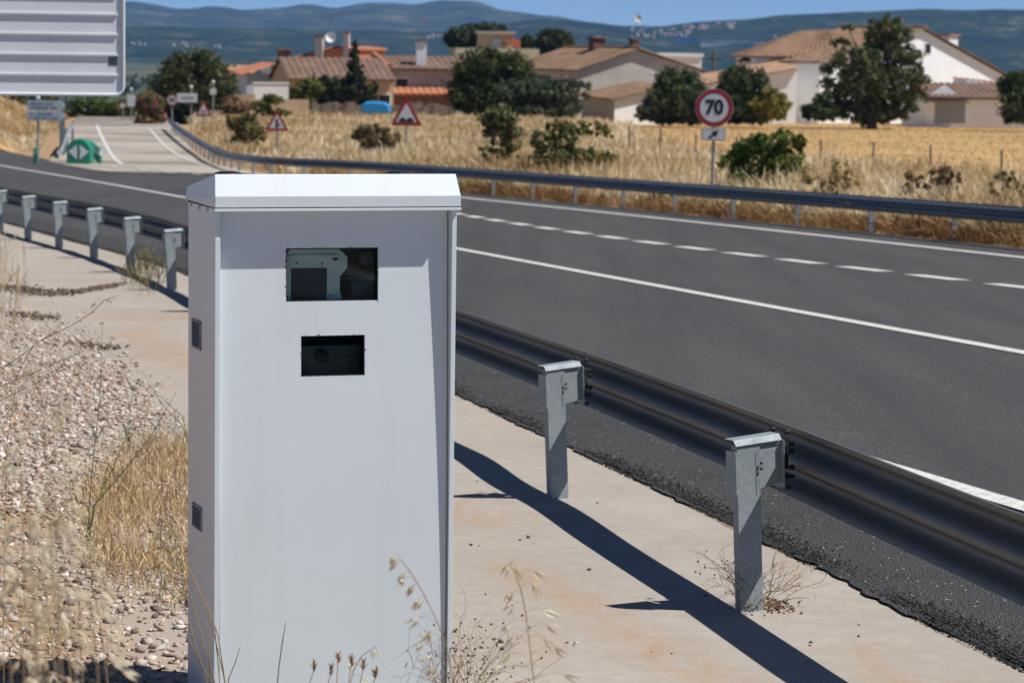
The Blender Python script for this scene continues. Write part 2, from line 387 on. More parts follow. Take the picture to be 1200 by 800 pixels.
def ribbon(name, fL, fR, ys, lift, m, zf=None, nacross=2):
    V = []; Fq = []
    for Y in ys:
        a, b_ = float(fL(Y)), float(fR(Y))
        for q in range(nacross):
            x = a + (b_ - a) * q / (nacross - 1); V.append((x, Y, H(x, Y) + lift))
    for i in range(len(ys) - 1):
        for q in range(nacross - 1):
            p = i * nacross + q; Fq.append((p, p + 1, p + nacross + 1, p + nacross))
    o = arrmesh(name, V, Fq, m); tag(o, kind='structure'); return o
ya = np.concatenate([np.arange(-25, 60, .08), np.arange(60, 260, 2.0)])
er = np.array([.022 * nz(y, 0, .07, 1) + .025 * nz(y, 3, .5, 2) for y in ya]) + rng.normal(0, .006, len(ya))
ed = dict(zip(np.round(ya, 4), er))
rd = ribbon('road', lambda Y: Xpost(Y) + 1.55, Xasph, np.concatenate([np.arange(-25, 100, 2.5), np.arange(100, 262, 2.0)]), -.004, M_asph, nacross=29)
rv = np.empty(len(rd.data.vertices) * 3, np.float32); rd.data.vertices.foreach_get('co', rv); rv = rv.reshape(-1, 3)
ra = rd.data.color_attributes.new('tint', 'FLOAT_COLOR', 'POINT'); rc = np.ones((len(rv), 4), np.float32); rc[:, 0] = np.clip((rv[:, 0] - Xpost(rv[:, 1])) / 20, 0, 1); ra.data.foreach_set('color', rc.ravel())
ribbon('road_shoulder', lambda Y: Xpost(Y) + .72 + ed[round(float(Y), 4)], lambda Y: Xpost(Y) + 1.75, ya, .012, M_asph2, nacross=5)
LW = .13
def paint(fx, y0, y1, wdt=LW, dy=1.5, lift=.008, name='road_marking'):
    ribbon(name, lambda Y: fx(Y) - wdt, lambda Y: fx(Y) + wdt, np.arange(y0, y1 + .01, dy), lift, M_paint)
XN = quad([(1200, 596), (1000, 536), (690, 443)], 1)
paint(XN, -5, 23, .095, lift=.006)
paint(XA, -5, 150, .10, lift=.006)
paint(XF, 15, 96, .13, lift=.006)
# broken centre line: short strokes
dist = 0; y = 20.0
while y < 90:
    paint(XD, y, y + 1.35, .15, .45, lift=.006); y += 2.15 + .00 * y
# side road: pale surface, its two edge lines, give-way strip
ym = np.concatenate([np.arange(109, 126, 1.0), np.arange(126, 330, 2.0)])
mL = lambda Y: np.interp(Y, [105, 118, 126, 150, 190, 320], [-14.5, -18.6, -21.0, -24.4, -29.9, -49])
mR = lambda Y: np.interp(Y, [105, 118, 126, 140, 160, 190, 320], [-8.6, -11.6, -13.6, -16.0, -18.9, -22.8, -40.5])
ribbon('side_road', mL, mR, ym, .03, M_side, nacross=8)
def pxline(pts, wdt, name='side_road_marking', lo=100, lift=.05):
    P = [Gt(*p, lo) for p in pts]
    ys = np.array([p.y for p in P]); xs = np.array([p.x for p in P]); o_ = np.argsort(ys); ys = ys[o_]; xs = xs[o_]
    ribbon(name, lambda Y: np.interp(Y, ys, xs) - wdt, lambda Y: np.interp(Y, ys, xs) + wdt, np.linspace(ys[0], ys[-1], 24), lift, M_paint)
pxline([(144, 194), (137, 190), (130, 182), (123, 169), (117, 157), (113.5, 148)], .10)
pxline([(248, 196.5), (232, 192.5), (219, 188), (206, 181.5), (194, 173), (183, 161), (174, 151)], .08)
mbd = []
for q in np.linspace(0, 1, 26):
    px, py = 132 + q * 105, 194.5 + q * 11.0
    for rr in range(3):
        pxx = px - rr * 1.5; g = Gt(pxx, py + rr * 1.7 - 1.0, 90)
        mbd.append(g)
for g in mbd:
    pass
mb = MB()
for g in mbd:
    if random.random() < .42: continue
    a = Vector((.30, -.17, 0)) * random.uniform(.5, 1.1); b_ = Vector((.06, random.uniform(.5, 1.0), 0))
    z = max(H(g.x, g.y), 0 * g.z - 99) + .055
    pts = [g + a, g + a * .2 + b_, g - a + b_ * .8, g - a * .8 - b_ * .2]
    mb.add([(p.x, p.y, H(p.x, p.y) + .055) for p in pts], [(0, 1, 2, 3)])
tag(mb.build('give_way_marking', M_paint), kind='structure')

# hills: real ridges kilometres away
def forest(name, c0, c1, c2, sc):
    m, k, b = newmat(name); pos = k.n('NewGeometry').outputs['Position']
    c = k.ramp(k.noise(pos, sc, 10, .8), [(.38, c0), (.54, c1), (.66, c2)])
    k.l(c, b.inputs['Base Color']); b.inputs['Roughness'].default_value = 1; b.inputs['Specular IOR Level'].default_value = 0; return m
M_hillA = forest('mountain_scrub', (.012, .020, .014), (.04, .05, .032), (.16, .15, .12), .0060)
M_hillB = forest('hill_forest', (.006, .013, .007), (.020, .032, .014), (.16, .14, .09), .009)
def ridge(name, prof, Y, depth, m, base=-27, rough=10, seed=0):
    xs = np.linspace(-400, 1600, 420); ps = np.array(prof, float)
    tops = np.interp(xs, ps[:, 0], ps[:, 1]); k5 = np.ones(5) / 5
    tops = np.convolve(np.pad(tops, 2, 'edge'), k5, 'valid')
    nt_ = 46; V = []
    rows = np.linspace(0, 1, nt_)
    for j, t in enumerate(rows):
        Yr = Y - depth + depth * 1.0 * t if t <= 1 else Y
        for x, ty in zip(xs, tops):
            q = W(x, ty, Y); Htop = q.z
            X = q.x * (Yr / Y) ** .35 if False else q.x
            e = t ** 1.25
            env = math.sin(math.pi * min(t, 1)); n = ((.7 - abs(float(nz(X, Yr * .35, 330, seed)))) * rough + (.5 - abs(float(nz(X, Yr * .5, 120, seed + 3)))) * rough * .6) * env + nz(X, Yr, 37, seed + 5) * rough * .13
            V.append((X, Yr, base - 6 + (Htop - base + 6) * e + n))
    for x, ty in zip(xs, tops):
        q = W(x, ty, Y); V.append((q.x, Y + depth * .6, base - 10))
    nx = len(xs); i = np.arange((nt_ + 1) * nx).reshape(nt_ + 1, nx)
    Fq = np.stack([i[:-1, :-1], i[:-1, 1:], i[1:, 1:], i[1:, :-1]], -1).reshape(-1, 4)
    tag(arrmesh(name, V, Fq, m, smooth=True), kind='structure')
ridge('mountains', [(-400, 12), (0, 8), (120, 1), (148, 2), (170, 3), (190, 7), (205, 11), (225, 10), (245, 7), (262, 8), (285, 12), (330, 9), (350, 5.5), (365, 5), (385, 9), (395, 10),
      (415, 6), (430, 2.5), (465, 4), (490, 5), (510, 1), (530, 0), (550, 1), (565, 3), (580, 10), (600, 14), (640, 18), (680, 24), (760, 36), (900, 44), (1600, 50)], 9000, 1500, M_hillA, rough=17, seed=1)
ridge('hills', [(-400, 30), (0, 31), (150, 31), (260, 33), (420, 36), (520, 38), (570, 33), (600, 27), (620, 23.5), (650, 23), (700, 27.5), (740, 31), (775, 32), (790, 29), (830, 24.5), (870, 23), (920, 18), (965, 16), (1000, 14), (1060, 12),
      (1090, 11), (1130, 12), (1170, 11), (1200, 11.5), (1600, 16)], 5600, 1000, M_hillB, rough=8, seed=4)

# the air: one closed box round everything, even density
hb = MB(); hb.box((-9000, -120, -60), (9000, 13500, 330))
haze = hb.build('haze', []); haze.data.materials.clear()
hm = bpy.data.materials.new('haze'); hm.use_nodes = True; ht_ = hm.node_tree; ht_.nodes.clear()
pv = ht_.nodes.new('ShaderNodeVolumePrincipled'); ho = ht_.nodes.new('ShaderNodeOutputMaterial')
pv.inputs['Color'].default_value = (.27, .54, 1.0, 1); pv.inputs['Density'].default_value = 5.6e-5; pv.inputs['Anisotropy'].default_value = .0
ht_.links.new(pv.outputs[0], ho.inputs['Volume']); haze.data.materials.append(hm); tag(haze, kind='stuff')
# ------------------------------------------------------------------ grass and other ground cover
def blades(name, xy, hgt, wid, lean, c_lo, c_hi, mtl, seg=3, head=True, hazefac=1, droop=.35, parent=None, zoff=None, wind=(.25, 0)):
    n = len(xy); xy = np.asarray(xy); hgt = np.broadcast_to(hgt, n) * rng.uniform(.6, 1.15, n)
    z0 = hz(xy[:, 0], xy[:, 1]) - .02 if zoff is None else zoff
    a = rng.uniform(0, 2 * np.pi, n); ln = np.abs(rng.normal(0, lean, n)) + .03
    dx = np.cos(a) * ln + wind[0] * ln; dy = np.sin(a) * ln + wind[1] * ln
    fa = rng.uniform(-.9, .9, n)
    wx = np.cos(fa); wy = np.sin(fa)
    tv = rng.uniform(0, 1, n)[:, None]; base = np.asarray(c_lo) * (1 - tv) + np.asarray(c_hi) * tv
    V = []; C = []
    ts = np.linspace(0, 1, seg + 1)
    for t in ts:
        wd = wid * (1 - .75 * t)
        if head: wd = wid * (.55 if t < .6 else (1.5 if t < .95 else .5))
        cx = xy[:, 0] + dx * hgt * t ** 1.8; cy = xy[:, 1] + dy * hgt * t ** 1.8; cz = z0 + hgt * (t - droop * ln * t * t)
        for sgn in (-1, 1):
            V.append(np.stack([cx + sgn * wx * wd * .5, cy + sgn * wy * wd * .5, cz], -1)); C.append(base)
    V = np.stack(V, 1); C = np.stack(C, 1); m2 = V.shape[1]
    q = np.array([(2 * i, 2 * i + 1, 2 * i + 3, 2 * i + 2) for i in range(seg)])
    Fq = (np.arange(n)[:, None, None] * m2 + q[None]).reshape(-1, 4)
    return arrmesh(name, V.reshape(-1, 3), Fq, mtl, col=C.reshape(-1, 3), parent=parent)
M_straw = tintmat('dry_straw', .75, .3)
# tall dry grass on the verge behind the far rail
def verge(n, y0, y1, o0, o1):
    Y = y0 + (y1 - y0) * rng.uniform(0, 1, n) ** 1.15
    X = XR(np.minimum(Y, 105)) + np.where(Y > 105, (Y - 105) * -.10, 0) + o0 + (o1 - o0) * rng.uniform(0, 1, n) ** 1.3
    return np.stack([X, Y], 1)
p = verge(5200, 36, 118, .75, 17)
u_ = 600 + p[:, 0] / p[:, 1] * F
p = p[(u_ > 40) & (u_ < 1420)]
def tufts(name, cen, per, rad, hgt, wid, lean, pal, seg=4):
    n = len(cen); pal = np.asarray(pal)
    tone = np.clip(.5 + .42 * nz(cen[:, 0], cen[:, 1], 4.0, 13) + rng.normal(0, .22, n), 0, 1) * (len(pal) - 1.001)
    lo = tone.astype(int); fr = (tone - lo)[:, None]; tc = pal[lo] * (1 - fr) + pal[lo + 1] * fr
    ht_ = hgt * rng.uniform(.55, 1.15, n); m_ = n * per; k_ = np.repeat(np.arange(n), per)
    a = rng.uniform(0, 2 * np.pi, m_); rr_ = np.abs(rng.normal(0, rad, m_)); xy = cen[k_] + np.stack([np.cos(a), np.sin(a)], 1) * rr_[:, None]
    h = ht_[k_] * rng.uniform(.45, 1.1, m_); z0 = hz(xy[:, 0], xy[:, 1]) - .03
    ln = np.abs(rng.normal(lean, lean * .6, m_)); wd0 = rng.normal(0, .25, n)[k_]
    dx = np.cos(a) * ln + wd0; dy = np.sin(a) * ln; fa = rng.uniform(-1, 1, m_); wx, wy = np.cos(fa), np.sin(fa)
    base = tc[k_] * rng.uniform(.8, 1.18, (m_, 1)); V = []; C = []
    for t in np.linspace(0, 1, seg + 1):
        w__ = wid * (.7 if t < .55 else (1.7 if t < .9 else .4)) * rng.uniform(.7, 1.3, m_)
        cx = xy[:, 0] + dx * h * t ** 1.9; cy = xy[:, 1] + dy * h * t ** 1.9; cz = z0 + h * (t - .38 * np.abs(dx) * t * t)
        for sg in (-1, 1): V.append(np.stack([cx + sg * wx * w__ / 2, cy + sg * wy * w__ / 2, cz], -1)); C.append(base)
    V = np.stack(V, 1); C = np.stack(C, 1); m2_ = V.shape[1]; q = np.array([(2 * i, 2 * i + 1, 2 * i + 3, 2 * i + 2) for i in range(seg)])
    o = arrmesh(name, V.reshape(-1, 3), (np.arange(m_)[:, None, None] * m2_ + q[None]).reshape(-1, 4), M_straw, col=C.reshape(-1, 3)); tag(o, kind='stuff'); return o
PAL = [(.32, .20, .09), (.48, .35, .17), (.62, .49, .28), (.72, .61, .40), (.80, .71, .52)]
off_ = p[:, 0] - XR(np.minimum(p[:, 1], 105))
tufts('tall_dry_grass', p, 30, .22, np.clip(1.08 + .32 * nz(p[:, 0], p[:, 1], 3.5, 8) - np.maximum(off_ - 9, 0) * .06 - .35 * ss(2.2, .6, off_), .3, 1.45), .016, .55, PAL)
p = verge(1000, 36, 100, .22, 1.4); tufts('roadside_brown_grass', p, 26, .16, .42, .014, .25, [(.20, .10, .045), (.30, .17, .07), (.42, .28, .12)])
# rough grass mound beside the side road, and bank on its other side
def areapts(n, x0, x1, y0, y1, test=None):
    P = np.stack([rng.uniform(x0, x1, n), rng.uniform(y0, y1, n)], 1)
    return P if test is None else P[test(P[:, 0], P[:, 1])]
p = areapts(9000, -26, 8, 104, 205, lambda x, y: (x > mR(y) + 1.2) & (x < -2 + 10 * rng.uniform(0, 1, len(x))))
tufts('mound_dry_grass', p, 26, .3, .85, .030, .42, PAL)
p = areapts(9000, -62, -22, 122, 215, lambda x, y: (x < mL(y) - .9 - 1.8 * rng.uniform(0, 1, len(x)) ** 2) & ((x > Xasph(y) + .8) | (y > 200)))
tufts('bank_dry_grass', p, 26, .3, .8, .030, .42, PAL)
# stubble in the harvested field
p = areapts(90000, -12, 62, 92, 262, lambda x, y: (x > XR(np.minimum(y, 105)) + 6) & (np.abs(x / y) < .25))
tag(blades('field_stubble', p, .12 + .05 * nz(p[:, 0], p[:, 1], 6, 1), .045, .25, (.48, .32, .15), (.58, .41, .22), M_straw, seg=2), kind='stuff')
# darker dead weeds and green tufts mixed in the verge
p = verge(9000, 40, 112, .5, 12); p = p[nz(p[:, 0], p[:, 1], 1.6, 11) > .45]
tag(blades('verge_weeds', p, .75, .022, .35, (.10, .10, .04), (.22, .17, .08), M_straw), kind='stuff')

# ------------------------------------------------------------------ foliage
M_fol = tintmat('foliage', .6, .28, .35)
M_bark = mat('bark', (.11, .085, .065), .9, col2=(.18, .15, .12), vscale=6, bump=.5)
def leafcloud(name, lobes, n, ls, c_lo, c_hi, parent=None, up=.25, shell=.55, clump=26, accent=None):
    """lobes: (centre, (rx,ry,rz)); leaf quads gathered in sprays through each lobe's volume"""
    vol = np.array([l[1][0] * l[1][1] * l[1][2] for l in lobes]) ** .75; vol /= vol.sum()
    cs = []; tn = []
    for (c, r), q in zip(lobes, vol):
        nc = max(6, int(n * q / clump))
        d = rng.normal(size=(nc, 3)); d /= np.linalg.norm(d, axis=1)[:, None]
        rad = rng.uniform(shell, 1.06, nc) ** .7
        cen = np.asarray(c) + d * rad[:, None] * np.asarray(r)
        k_ = clump
        pts = np.repeat(cen, k_, 0) + rng.normal(size=(nc * k_, 3)) * min(r) * .16
        t = np.repeat(rng.uniform(0, 1, nc), k_) * .6 + rng.uniform(0, .4, nc * k_)
        cs.append(pts); tn.append(t)
    Pn = np.concatenate(cs); t = np.concatenate(tn); N = len(Pn)
    a = rng.normal(size=(N, 3)); a[:, 2] += up; a /= np.linalg.norm(a, axis=1)[:, None]
    b_ = np.cross(a, rng.normal(size=(N, 3))); b_ /= np.linalg.norm(b_, axis=1)[:, None]
    cc = np.cross(a, b_); L = ls * rng.uniform(.6, 1.3, N)[:, None]
    V = np.stack([Pn - b_ * L, Pn + cc * L * .42, Pn + b_ * L, Pn - cc * L * .42], 1)
    C = np.asarray(c_lo) * (1 - t[:, None]) + np.asarray(c_hi) * t[:, None]
    if accent is not None:
        sel = rng.uniform(0, 1, N) < accent[0]; C[sel] = accent[1]
    C = np.repeat(C[:, None], 4, 1)
    return arrmesh(name, V.reshape(-1, 3), np.arange(N * 4).reshape(-1, 4), M_fol, col=C.reshape(-1, 3), parent=parent)
def wood(name, loc, hgt, r0, targets, parent):
    mb = MB(); top = Vector((random.uniform(-.1, .1) * hgt, 0, hgt))
    mb.tube([(0, 0, -.3), (0.02 * hgt, 0, hgt * .3), top * .6 + Vector((.01 * hgt, 0, 0)), top], [r0 * 1.25, r0, r0 * .75, r0 * .4], 8)
    for t in targets:
        t = Vector(t); st = top * random.uniform(.45, .8)
        mb.tube([st, st.lerp(t, .5) + Vector((0, 0, .06 * hgt)), t], [r0 * .5, r0 * .3, r0 * .1], 6)
    return mb.build(name, M_bark, parent)
def tree(name, label, cat, px0, px1, ptop, pbase, Y, lobes, n, ls, c_lo, c_hi, trunk=.25, depth=None, ground=None, accent=None, shell=.5, clump=26, group=None):
    """lobes in the box's own fractions: (u, v, ru, rv) with u across, v up"""
    a = W(px0, pbase, Y); b_ = W(px1, ptop, Y); wd = b_.x - a.x; ht = b_.z - a.z
    cx = (a.x + b_.x) / 2; gz = H(cx, Y) if ground is None else ground
    e = empty(name, (cx, Y, gz), label, cat, group)
    dp = depth or wd
    if cat in ('bush', 'shrub'): lobes = list(lobes) + [(.5, .08, .44, .16), (.3, .0, .3, .14), (.7, .0, .3, .14)]; n = int(n * 1.5); trunk = -1
    L = []
    for u, v, ru, rv in lobes:
        L.append((((u - .5) * wd, random.uniform(-.18, .18) * dp, a.z - gz + v * ht), (ru * wd, ru * wd * .9 if depth is None else depth * ru, rv * ht)))
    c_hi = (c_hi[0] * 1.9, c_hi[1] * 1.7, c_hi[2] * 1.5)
    leafcloud('crown', L, int(n * 1.5), ls * 1.12, c_lo, c_hi, e, shell=shell, clump=clump, accent=accent)
    if trunk > 0: wood('trunk', None, max(.4, (a.z - gz) + .45 * ht), max(.05, trunk), [l[0] for l in L[:7]], e)
    return e
# ================================================================== THINGS: the camera cabinet
CY = 9.6; CYAW = R(19.0)
cl = W(252, 600, CY); base_z = H(cl.x, CY) - .03
ex = Vector((math.cos(CYAW), math.sin(CYAW), 0)); ey = Vector((-math.sin(CYAW), math.cos(CYAW), 0))
cab = empty('speed_camera_cabinet', (cl.x, cl.y, base_z), 'tall white metal roadside speed camera cabinet with two dark windows', 'camera cabinet', rz=CYAW)
def onfront(px, py, dep=0.0):       # photo pixel -> cabinet local (x, z) on the plane y = dep
    r = ray(px, py); o = Vector((0, 0, EYE)); n = ey; p0 = Vector((cl.x, cl.y, 0)) + ey * dep
    t = n.dot(p0 - o) / n.dot(r); p = o + r * t - Vector((cl.x, cl.y, base_z))
    return p.dot(ex), p.z
CW = onfront(532.5, 400)[0]
CD = .44
ZT = onfront(390, 243)[1]              # underside of lid at the front
def fdepth(z):                          # how far the front panel sits behind the side panels' edges
    zt = onfront(390, 247)[1]; zb = onfront(390, 640)[1]
    return .006 + .038 * max(0, min(1, z / zt)) ** 1.7
# side panels, back (folded sheet shell)
mb = MB()
T = .014
mb.box((0, 0, 0), (T, CD, ZT + .02)); mb.box((CW - T, 0, 0), (CW, CD, ZT + .02)); mb.box((T + .001, CD - T, 0), (CW - T - .001, CD - .002, ZT + .015))
mb.build('side_shell', M_cab, cab, bevel=.003)
# front panel, leaning, with two window openings
wins = []
for x0, y0, x1, y1 in ((335, 290, 443.5, 353.5), (352, 392, 427, 441)):
    a = onfront(x0, y1, .035); b_ = onfront(x1, y0, .035); wins.append((a[0], b_[0], a[1], b_[1]))
xs_ = sorted({T + .002, CW - T - .002, *[v for q in wins for v in q[:2]]}); zs_ = sorted({*[ZT * q / 16 for q in range(16)], ZT + .01, *[v for q in wins for v in q[2:]]})
mb = MB(); idx = {}
for i, x in enumerate(xs_):
    for j, z in enumerate(zs_): idx[i, j] = len(mb.v); mb.v.append((x, fdepth(z), z))
for i in range(len(xs_) - 1):
    for j in range(len(zs_) - 1):
        cx, cz = (xs_[i] + xs_[i + 1]) / 2, (zs_[j] + zs_[j + 1]) / 2
        if any(q[0] < cx < q[1] and q[2] < cz < q[3] for q in wins): continue
        mb.f.append((idx[i, j], idx[i + 1, j], idx[i + 1, j + 1], idx[i, j + 1])); mb.m.append(0); mb.sm.append(False)
door = mb.build('front_door', M_cab, cab)
md = door.modifiers.new('thick', 'SOLIDIFY'); md.thickness = .004; md.offset = -1
# narrow dirty gap along the door's sides and a lip on the near edge
mb = MB()
for x in (T + .0035, CW - T - .0055):
    mb = MB(); z0, z1 = .02, ZT
    for q in range(16):
        za_, zb_ = z0 + (z1 - z0) * q / 16, z0 + (z1 - z0) * (q + 1) / 16
        mb.add([(x, fdepth(za_) - .0015, za_), (x + .002, fdepth(za_) - .0015, za_), (x + .002, fdepth(zb_) - .0015, zb_), (x, fdepth(zb_) - .0015, zb_)], [(0, 1, 2, 3)])
    mb.build('door_gap', M_seam, cab)
zl0, zl1 = .0, onfront(252, 279)[1]
mb = MB(); mb.box((-.004, -.006, zl0), (T + .001, -.001, zl1)); mb.box((CW - T - .001, -.0045, 0), (CW + .002, -.001, ZT - .01)); mb.build('edge_lip', M_cab, cab, bevel=.0015)
# lid: folded hood with a sloped front, falling to the rear
OV = .026
zA = onfront(390, 243, -OV)[1]; zB = onfront(390, 230, -OV)[1]; zC = onfront(390, 204.3, -.005)[1]
def proj_z(px, py, X, Yl):      # height where the ray passes over local point (X, Yl)
    p = Vector((cl.x, cl.y, 0)) + ex * X + ey * Yl; return W(px, py, p.y).z - base_z
zbk = proj_z(215, 218, 0, CD)
ov = .010
mb = MB()
prof = [(-OV, zA), (-OV, zB), (.012, zC), (CD + .012, zbk), (CD + .012, zA + .004)]
vs = []
for xx, e in ((-ov, 0), (CW + ov, 0)):
    for (y, z) in prof:
        tap = .008 if z > zB + .001 else 0
        vs.append((xx + (tap if xx < 0 else -tap), y, z))
n = len(prof)
mb.add(vs, [tuple(range(n)), tuple(range(2 * n - 1, n - 1, -1))] + [(i + n, (i + 1) % n + n, (i + 1) % n, i) for i in range(n)])
lid = mb.build('lid', M_cab, cab, bevel=.003)
mb = MB(); mb.box((-ov - .002, -OV - .004, zA - .0135), (CW + ov + .001, -OV + .02, zA - .0035)); mb.build('lid_lip', M_cab, lid, bevel=.0015)
mb = MB(); mb.box((-ov + .001, -OV + .003, zA - .0035), (CW + ov - .001, -OV + .016, zA + .0)); mb.box((-.0025, .02, zA - .005), (-.0005, CD - .004, zA + .002)); mb.build('lid_seam', M_rust, lid)
# two dark domed caps on the lid
for px in (271, 472):
    xx = onfront(px, 204, .03)[0] + .0
    yy = .085; zz = zC + (zbk - zC) * (yy - .012) / CD
    mb = MB(); Mx = Matrix.Translation((xx, yy, zz - .009))
    mb.lathe([(.052, -.02), (.052, .010), (.045, .020), (.028, .026), (.0, .0275)], 28, 0, Mx); mb.lathe([(.056, -.02), (.056, .004), (.052, .006)], 28, 0, Mx)
    mb.build('lifting_cap', M_black, lid)
# windows: rusty rim, glass, dark box behind, camera unit / lamp inside
def rim(q, parent):
    mb = MB(); x0, x1, z0, z1 = q
    for _ in range(34):
        e = random.choice('ltrb'); 
        if e == 't': x, z = random.uniform(x0, x1), z1 + random.uniform(-.001, .004)
        elif e == 'b': x, z = random.uniform(x0, x1), z0 - random.uniform(-.001, .005)
        elif e == 'l': x, z = x0 - random.uniform(-.001, .002), random.uniform(z0, z1)
        else: x, z = x1 + random.uniform(-.001, .002), random.uniform(z0, z1)
        s_ = random.uniform(.0009, .0024) * (1.8 if random.random() < .1 else 1); y = fdepth(z) - .001
        mb.add([(x - s_ * 1.4, y, z - s_ * .4), (x, y - .0006, z - s_ * .7), (x + s_ * 1.5, y, z), (x, y - .0006, z + s_ * .6)], [(0, 1, 2, 3)])
    mb.build('rust_flecks', M_rust, parent)
for wi, q in enumerate(wins):
    x0, x1, z0, z1 = q; d0 = fdepth((z0 + z1) / 2)
    mb = MB()
    t_ = .003
    for a, b_ in (((x0 - .0, z0 - t_), (x1, z0 + t_)), ((x0, z1 - t_), (x1, z1 + t_)), ((x0 - t_, z0), (x0 + t_, z1)), ((x1 - t_, z0), (x1 + t_, z1))):
        mb.box((a[0], d0 + .007 + (.001 if b_[0] - a[0] > .02 else 0), a[1]), (b_[0], d0 + .014, b_[1]))
    win = mb.build('upper_window' if wi == 0 else 'lower_window', M_blackflat, cab)
    mb = MB(); mb.add([(x0 - .004, d0 + .0175, z0 - .004), (x1 + .004, d0 + .0175, z0 - .004), (x1 + .004, d0 + .0175, z1 + .004), (x0 - .004, d0 + .0175, z1 + .004)], [(0, 1, 2, 3)]); mb.build('glass', M_glassdark, win)
    rim(q, win)
    mb = MB(); D = .26; g = .03
    P8 = [(x0 - g, d0 + .02, z0 - g), (x1 + g, d0 + .02, z0 - g), (x1 + g, d0 + .02, z1 + g), (x0 - g, d0 + .02, z1 + g)]; Q8 = [(p[0], d0 + D, p[2]) for p in P8]
    mb.add(P8 + Q8, [(4, 5, 6, 7), (0, 4, 7, 3), (1, 2, 6, 5), (3, 7, 6, 2), (0, 1, 5, 4)]); mb.build('inner_housing', M_blackflat, win)
    sx_, sz_ = (x1 - x0), (z1 - z0)
    L = lambda u, v: (x0 + u * sx_, z0 + v * sz_)
    if wi == 0:
        yb = d0 + .06
        outer = [(-.02, -.03), (-.02, .52), (.03, .62), (.03, .80), (.10, .955), (.63, .955), (.725, .80), (.725, .60), (.645, .42), (.645, .12), (.665, .06), (.665, -.03)]
        inner = [(.03, -.03), (.03, .78), (.09, .85), (.60, .85), (.635, .80), (.635, -.03)]
        mb = MB(); mb.prism([L(*p) for p in outer][::-1], .12, 0, Matrix.Translation((0, yb + .012, 0))); un = mb.build('camera_unit', M_unit, win, bevel=.002)
        mb = MB(); mb.prism([L(*p) for p in inner][::-1], .008, 0, Matrix.Translation((0, yb, 0))); mb.build('unit_face', M_unit, un, bevel=.0015)
        mb = MB(); a = L(.10, -.03); b_ = L(.49, .60); mb.box((a[0], yb - .002, a[1]), (b_[0], yb + .004, b_[1])); mb.build('lens_window', M_black, un, bevel=.002)
        for u, v in ((.16, .69), (.44, .69), (.06, .06), (.53, .08), (.05, .74)):
            mb = MB(); p = L(u, v); mb.lathe([(.0035, .0), (.003, .003), (0, .0035)], 10, 0, Matrix.Translation((p[0], yb - .001, p[1])) @ Matrix.Rotation(R(90), 4, 'X')); mb.build('screw', M_dark, un)
        mb = MB(); a = L(.555, .74); b_ = L(.605, .79); mb.box((a[0], yb - .003, a[1]), (b_[0], yb + .001, b_[1])); mb.build('latch', M_dark, un)
        p = L(.93, .76); rr = .026
        mb = MB(); Mx = Matrix.Translation((p[0], yb + .02, p[1])) @ Matrix.Rotation(R(90), 4, 'X')
        mb.lathe([(rr, -.05), (rr, .006), (rr * .93, .010), (rr * .78, .008), (rr * .72, .004), (rr * .45, .006), (0, .007)], 28, 0, Mx)
        kn = mb.build('round_connector', mat('connector_dark', (.03, .035, .035), .4), win)
        mb = MB()
        for q_ in range(20):
            t = q_ * 2 * math.pi / 20; mb.lathe([(.0016, 0), (.0012, .002), (0, .0022)], 6, 0, Matrix.Translation((p[0] + rr * .84 * math.cos(t), yb + .011, p[1] + rr * .84 * math.sin(t))) @ Matrix.Rotation(R(90), 4, 'X'))
        mb.build('bezel_dots', mat('pale_dots', (.35, .38, .38), .5), kn)
        mb = MB(); a = L(.68, .36); b_ = L(1.04, .40); mb.box((a[0], yb + .03, a[1]), (b_[0], yb + .10, b_[1])); a = L(.80, -.05); b_ = L(1.04, .35); mb.box((a[0], yb + .05, a[1]), (b_[0], yb + .10, b_[1]))
        mb.build('equipment_box', mat('equipment_grey', (.05, .06, .065), .5), win, bevel=.002)
        mb = MB(); a = L(.82, .04); b_ = L(.96, .27); mb.box((a[0], yb + .047, a[1]), (b_[0], yb + .049, b_[1])); mb.build('data_plate', mat('plate_grey', (.10, .115, .115), .5), win)
    else:
        yb = d0 + .07
        mb = MB(); a = L(-.05, -.1); b_ = L(1.05, .70); mb.box((a[0], yb + .02, a[1]), (b_[0], yb + .06, b_[1]))
        fl = mb.build('flash_plate', mat('flash_grey', (.035, .048, .046), .5), win, bevel=.003)
        p = L(.42, .42)
        mb = MB(); Mx = Matrix.Translation((p[0], yb + .02, p[1])) @ Matrix.Rotation(R(90), 4, 'X')
        mb.lathe([(.0245, -.01), (.0245, .022), (.020, .026), (.019, .018), (0, .014)], 28, 0, Mx); mb.build('round_knob', M_black, fl)
        mb = MB(); a = L(.62, .30); mb.tube([(a[0], yb + .012, a[1]), (a[0] + .07, yb + .012, a[1] + .016), (a[0] + .12, yb + .02, a[1] + .016)], .003, 6); mb.build('bracket', mat('bracket_grey', (.12, .14, .14), .4), fl)
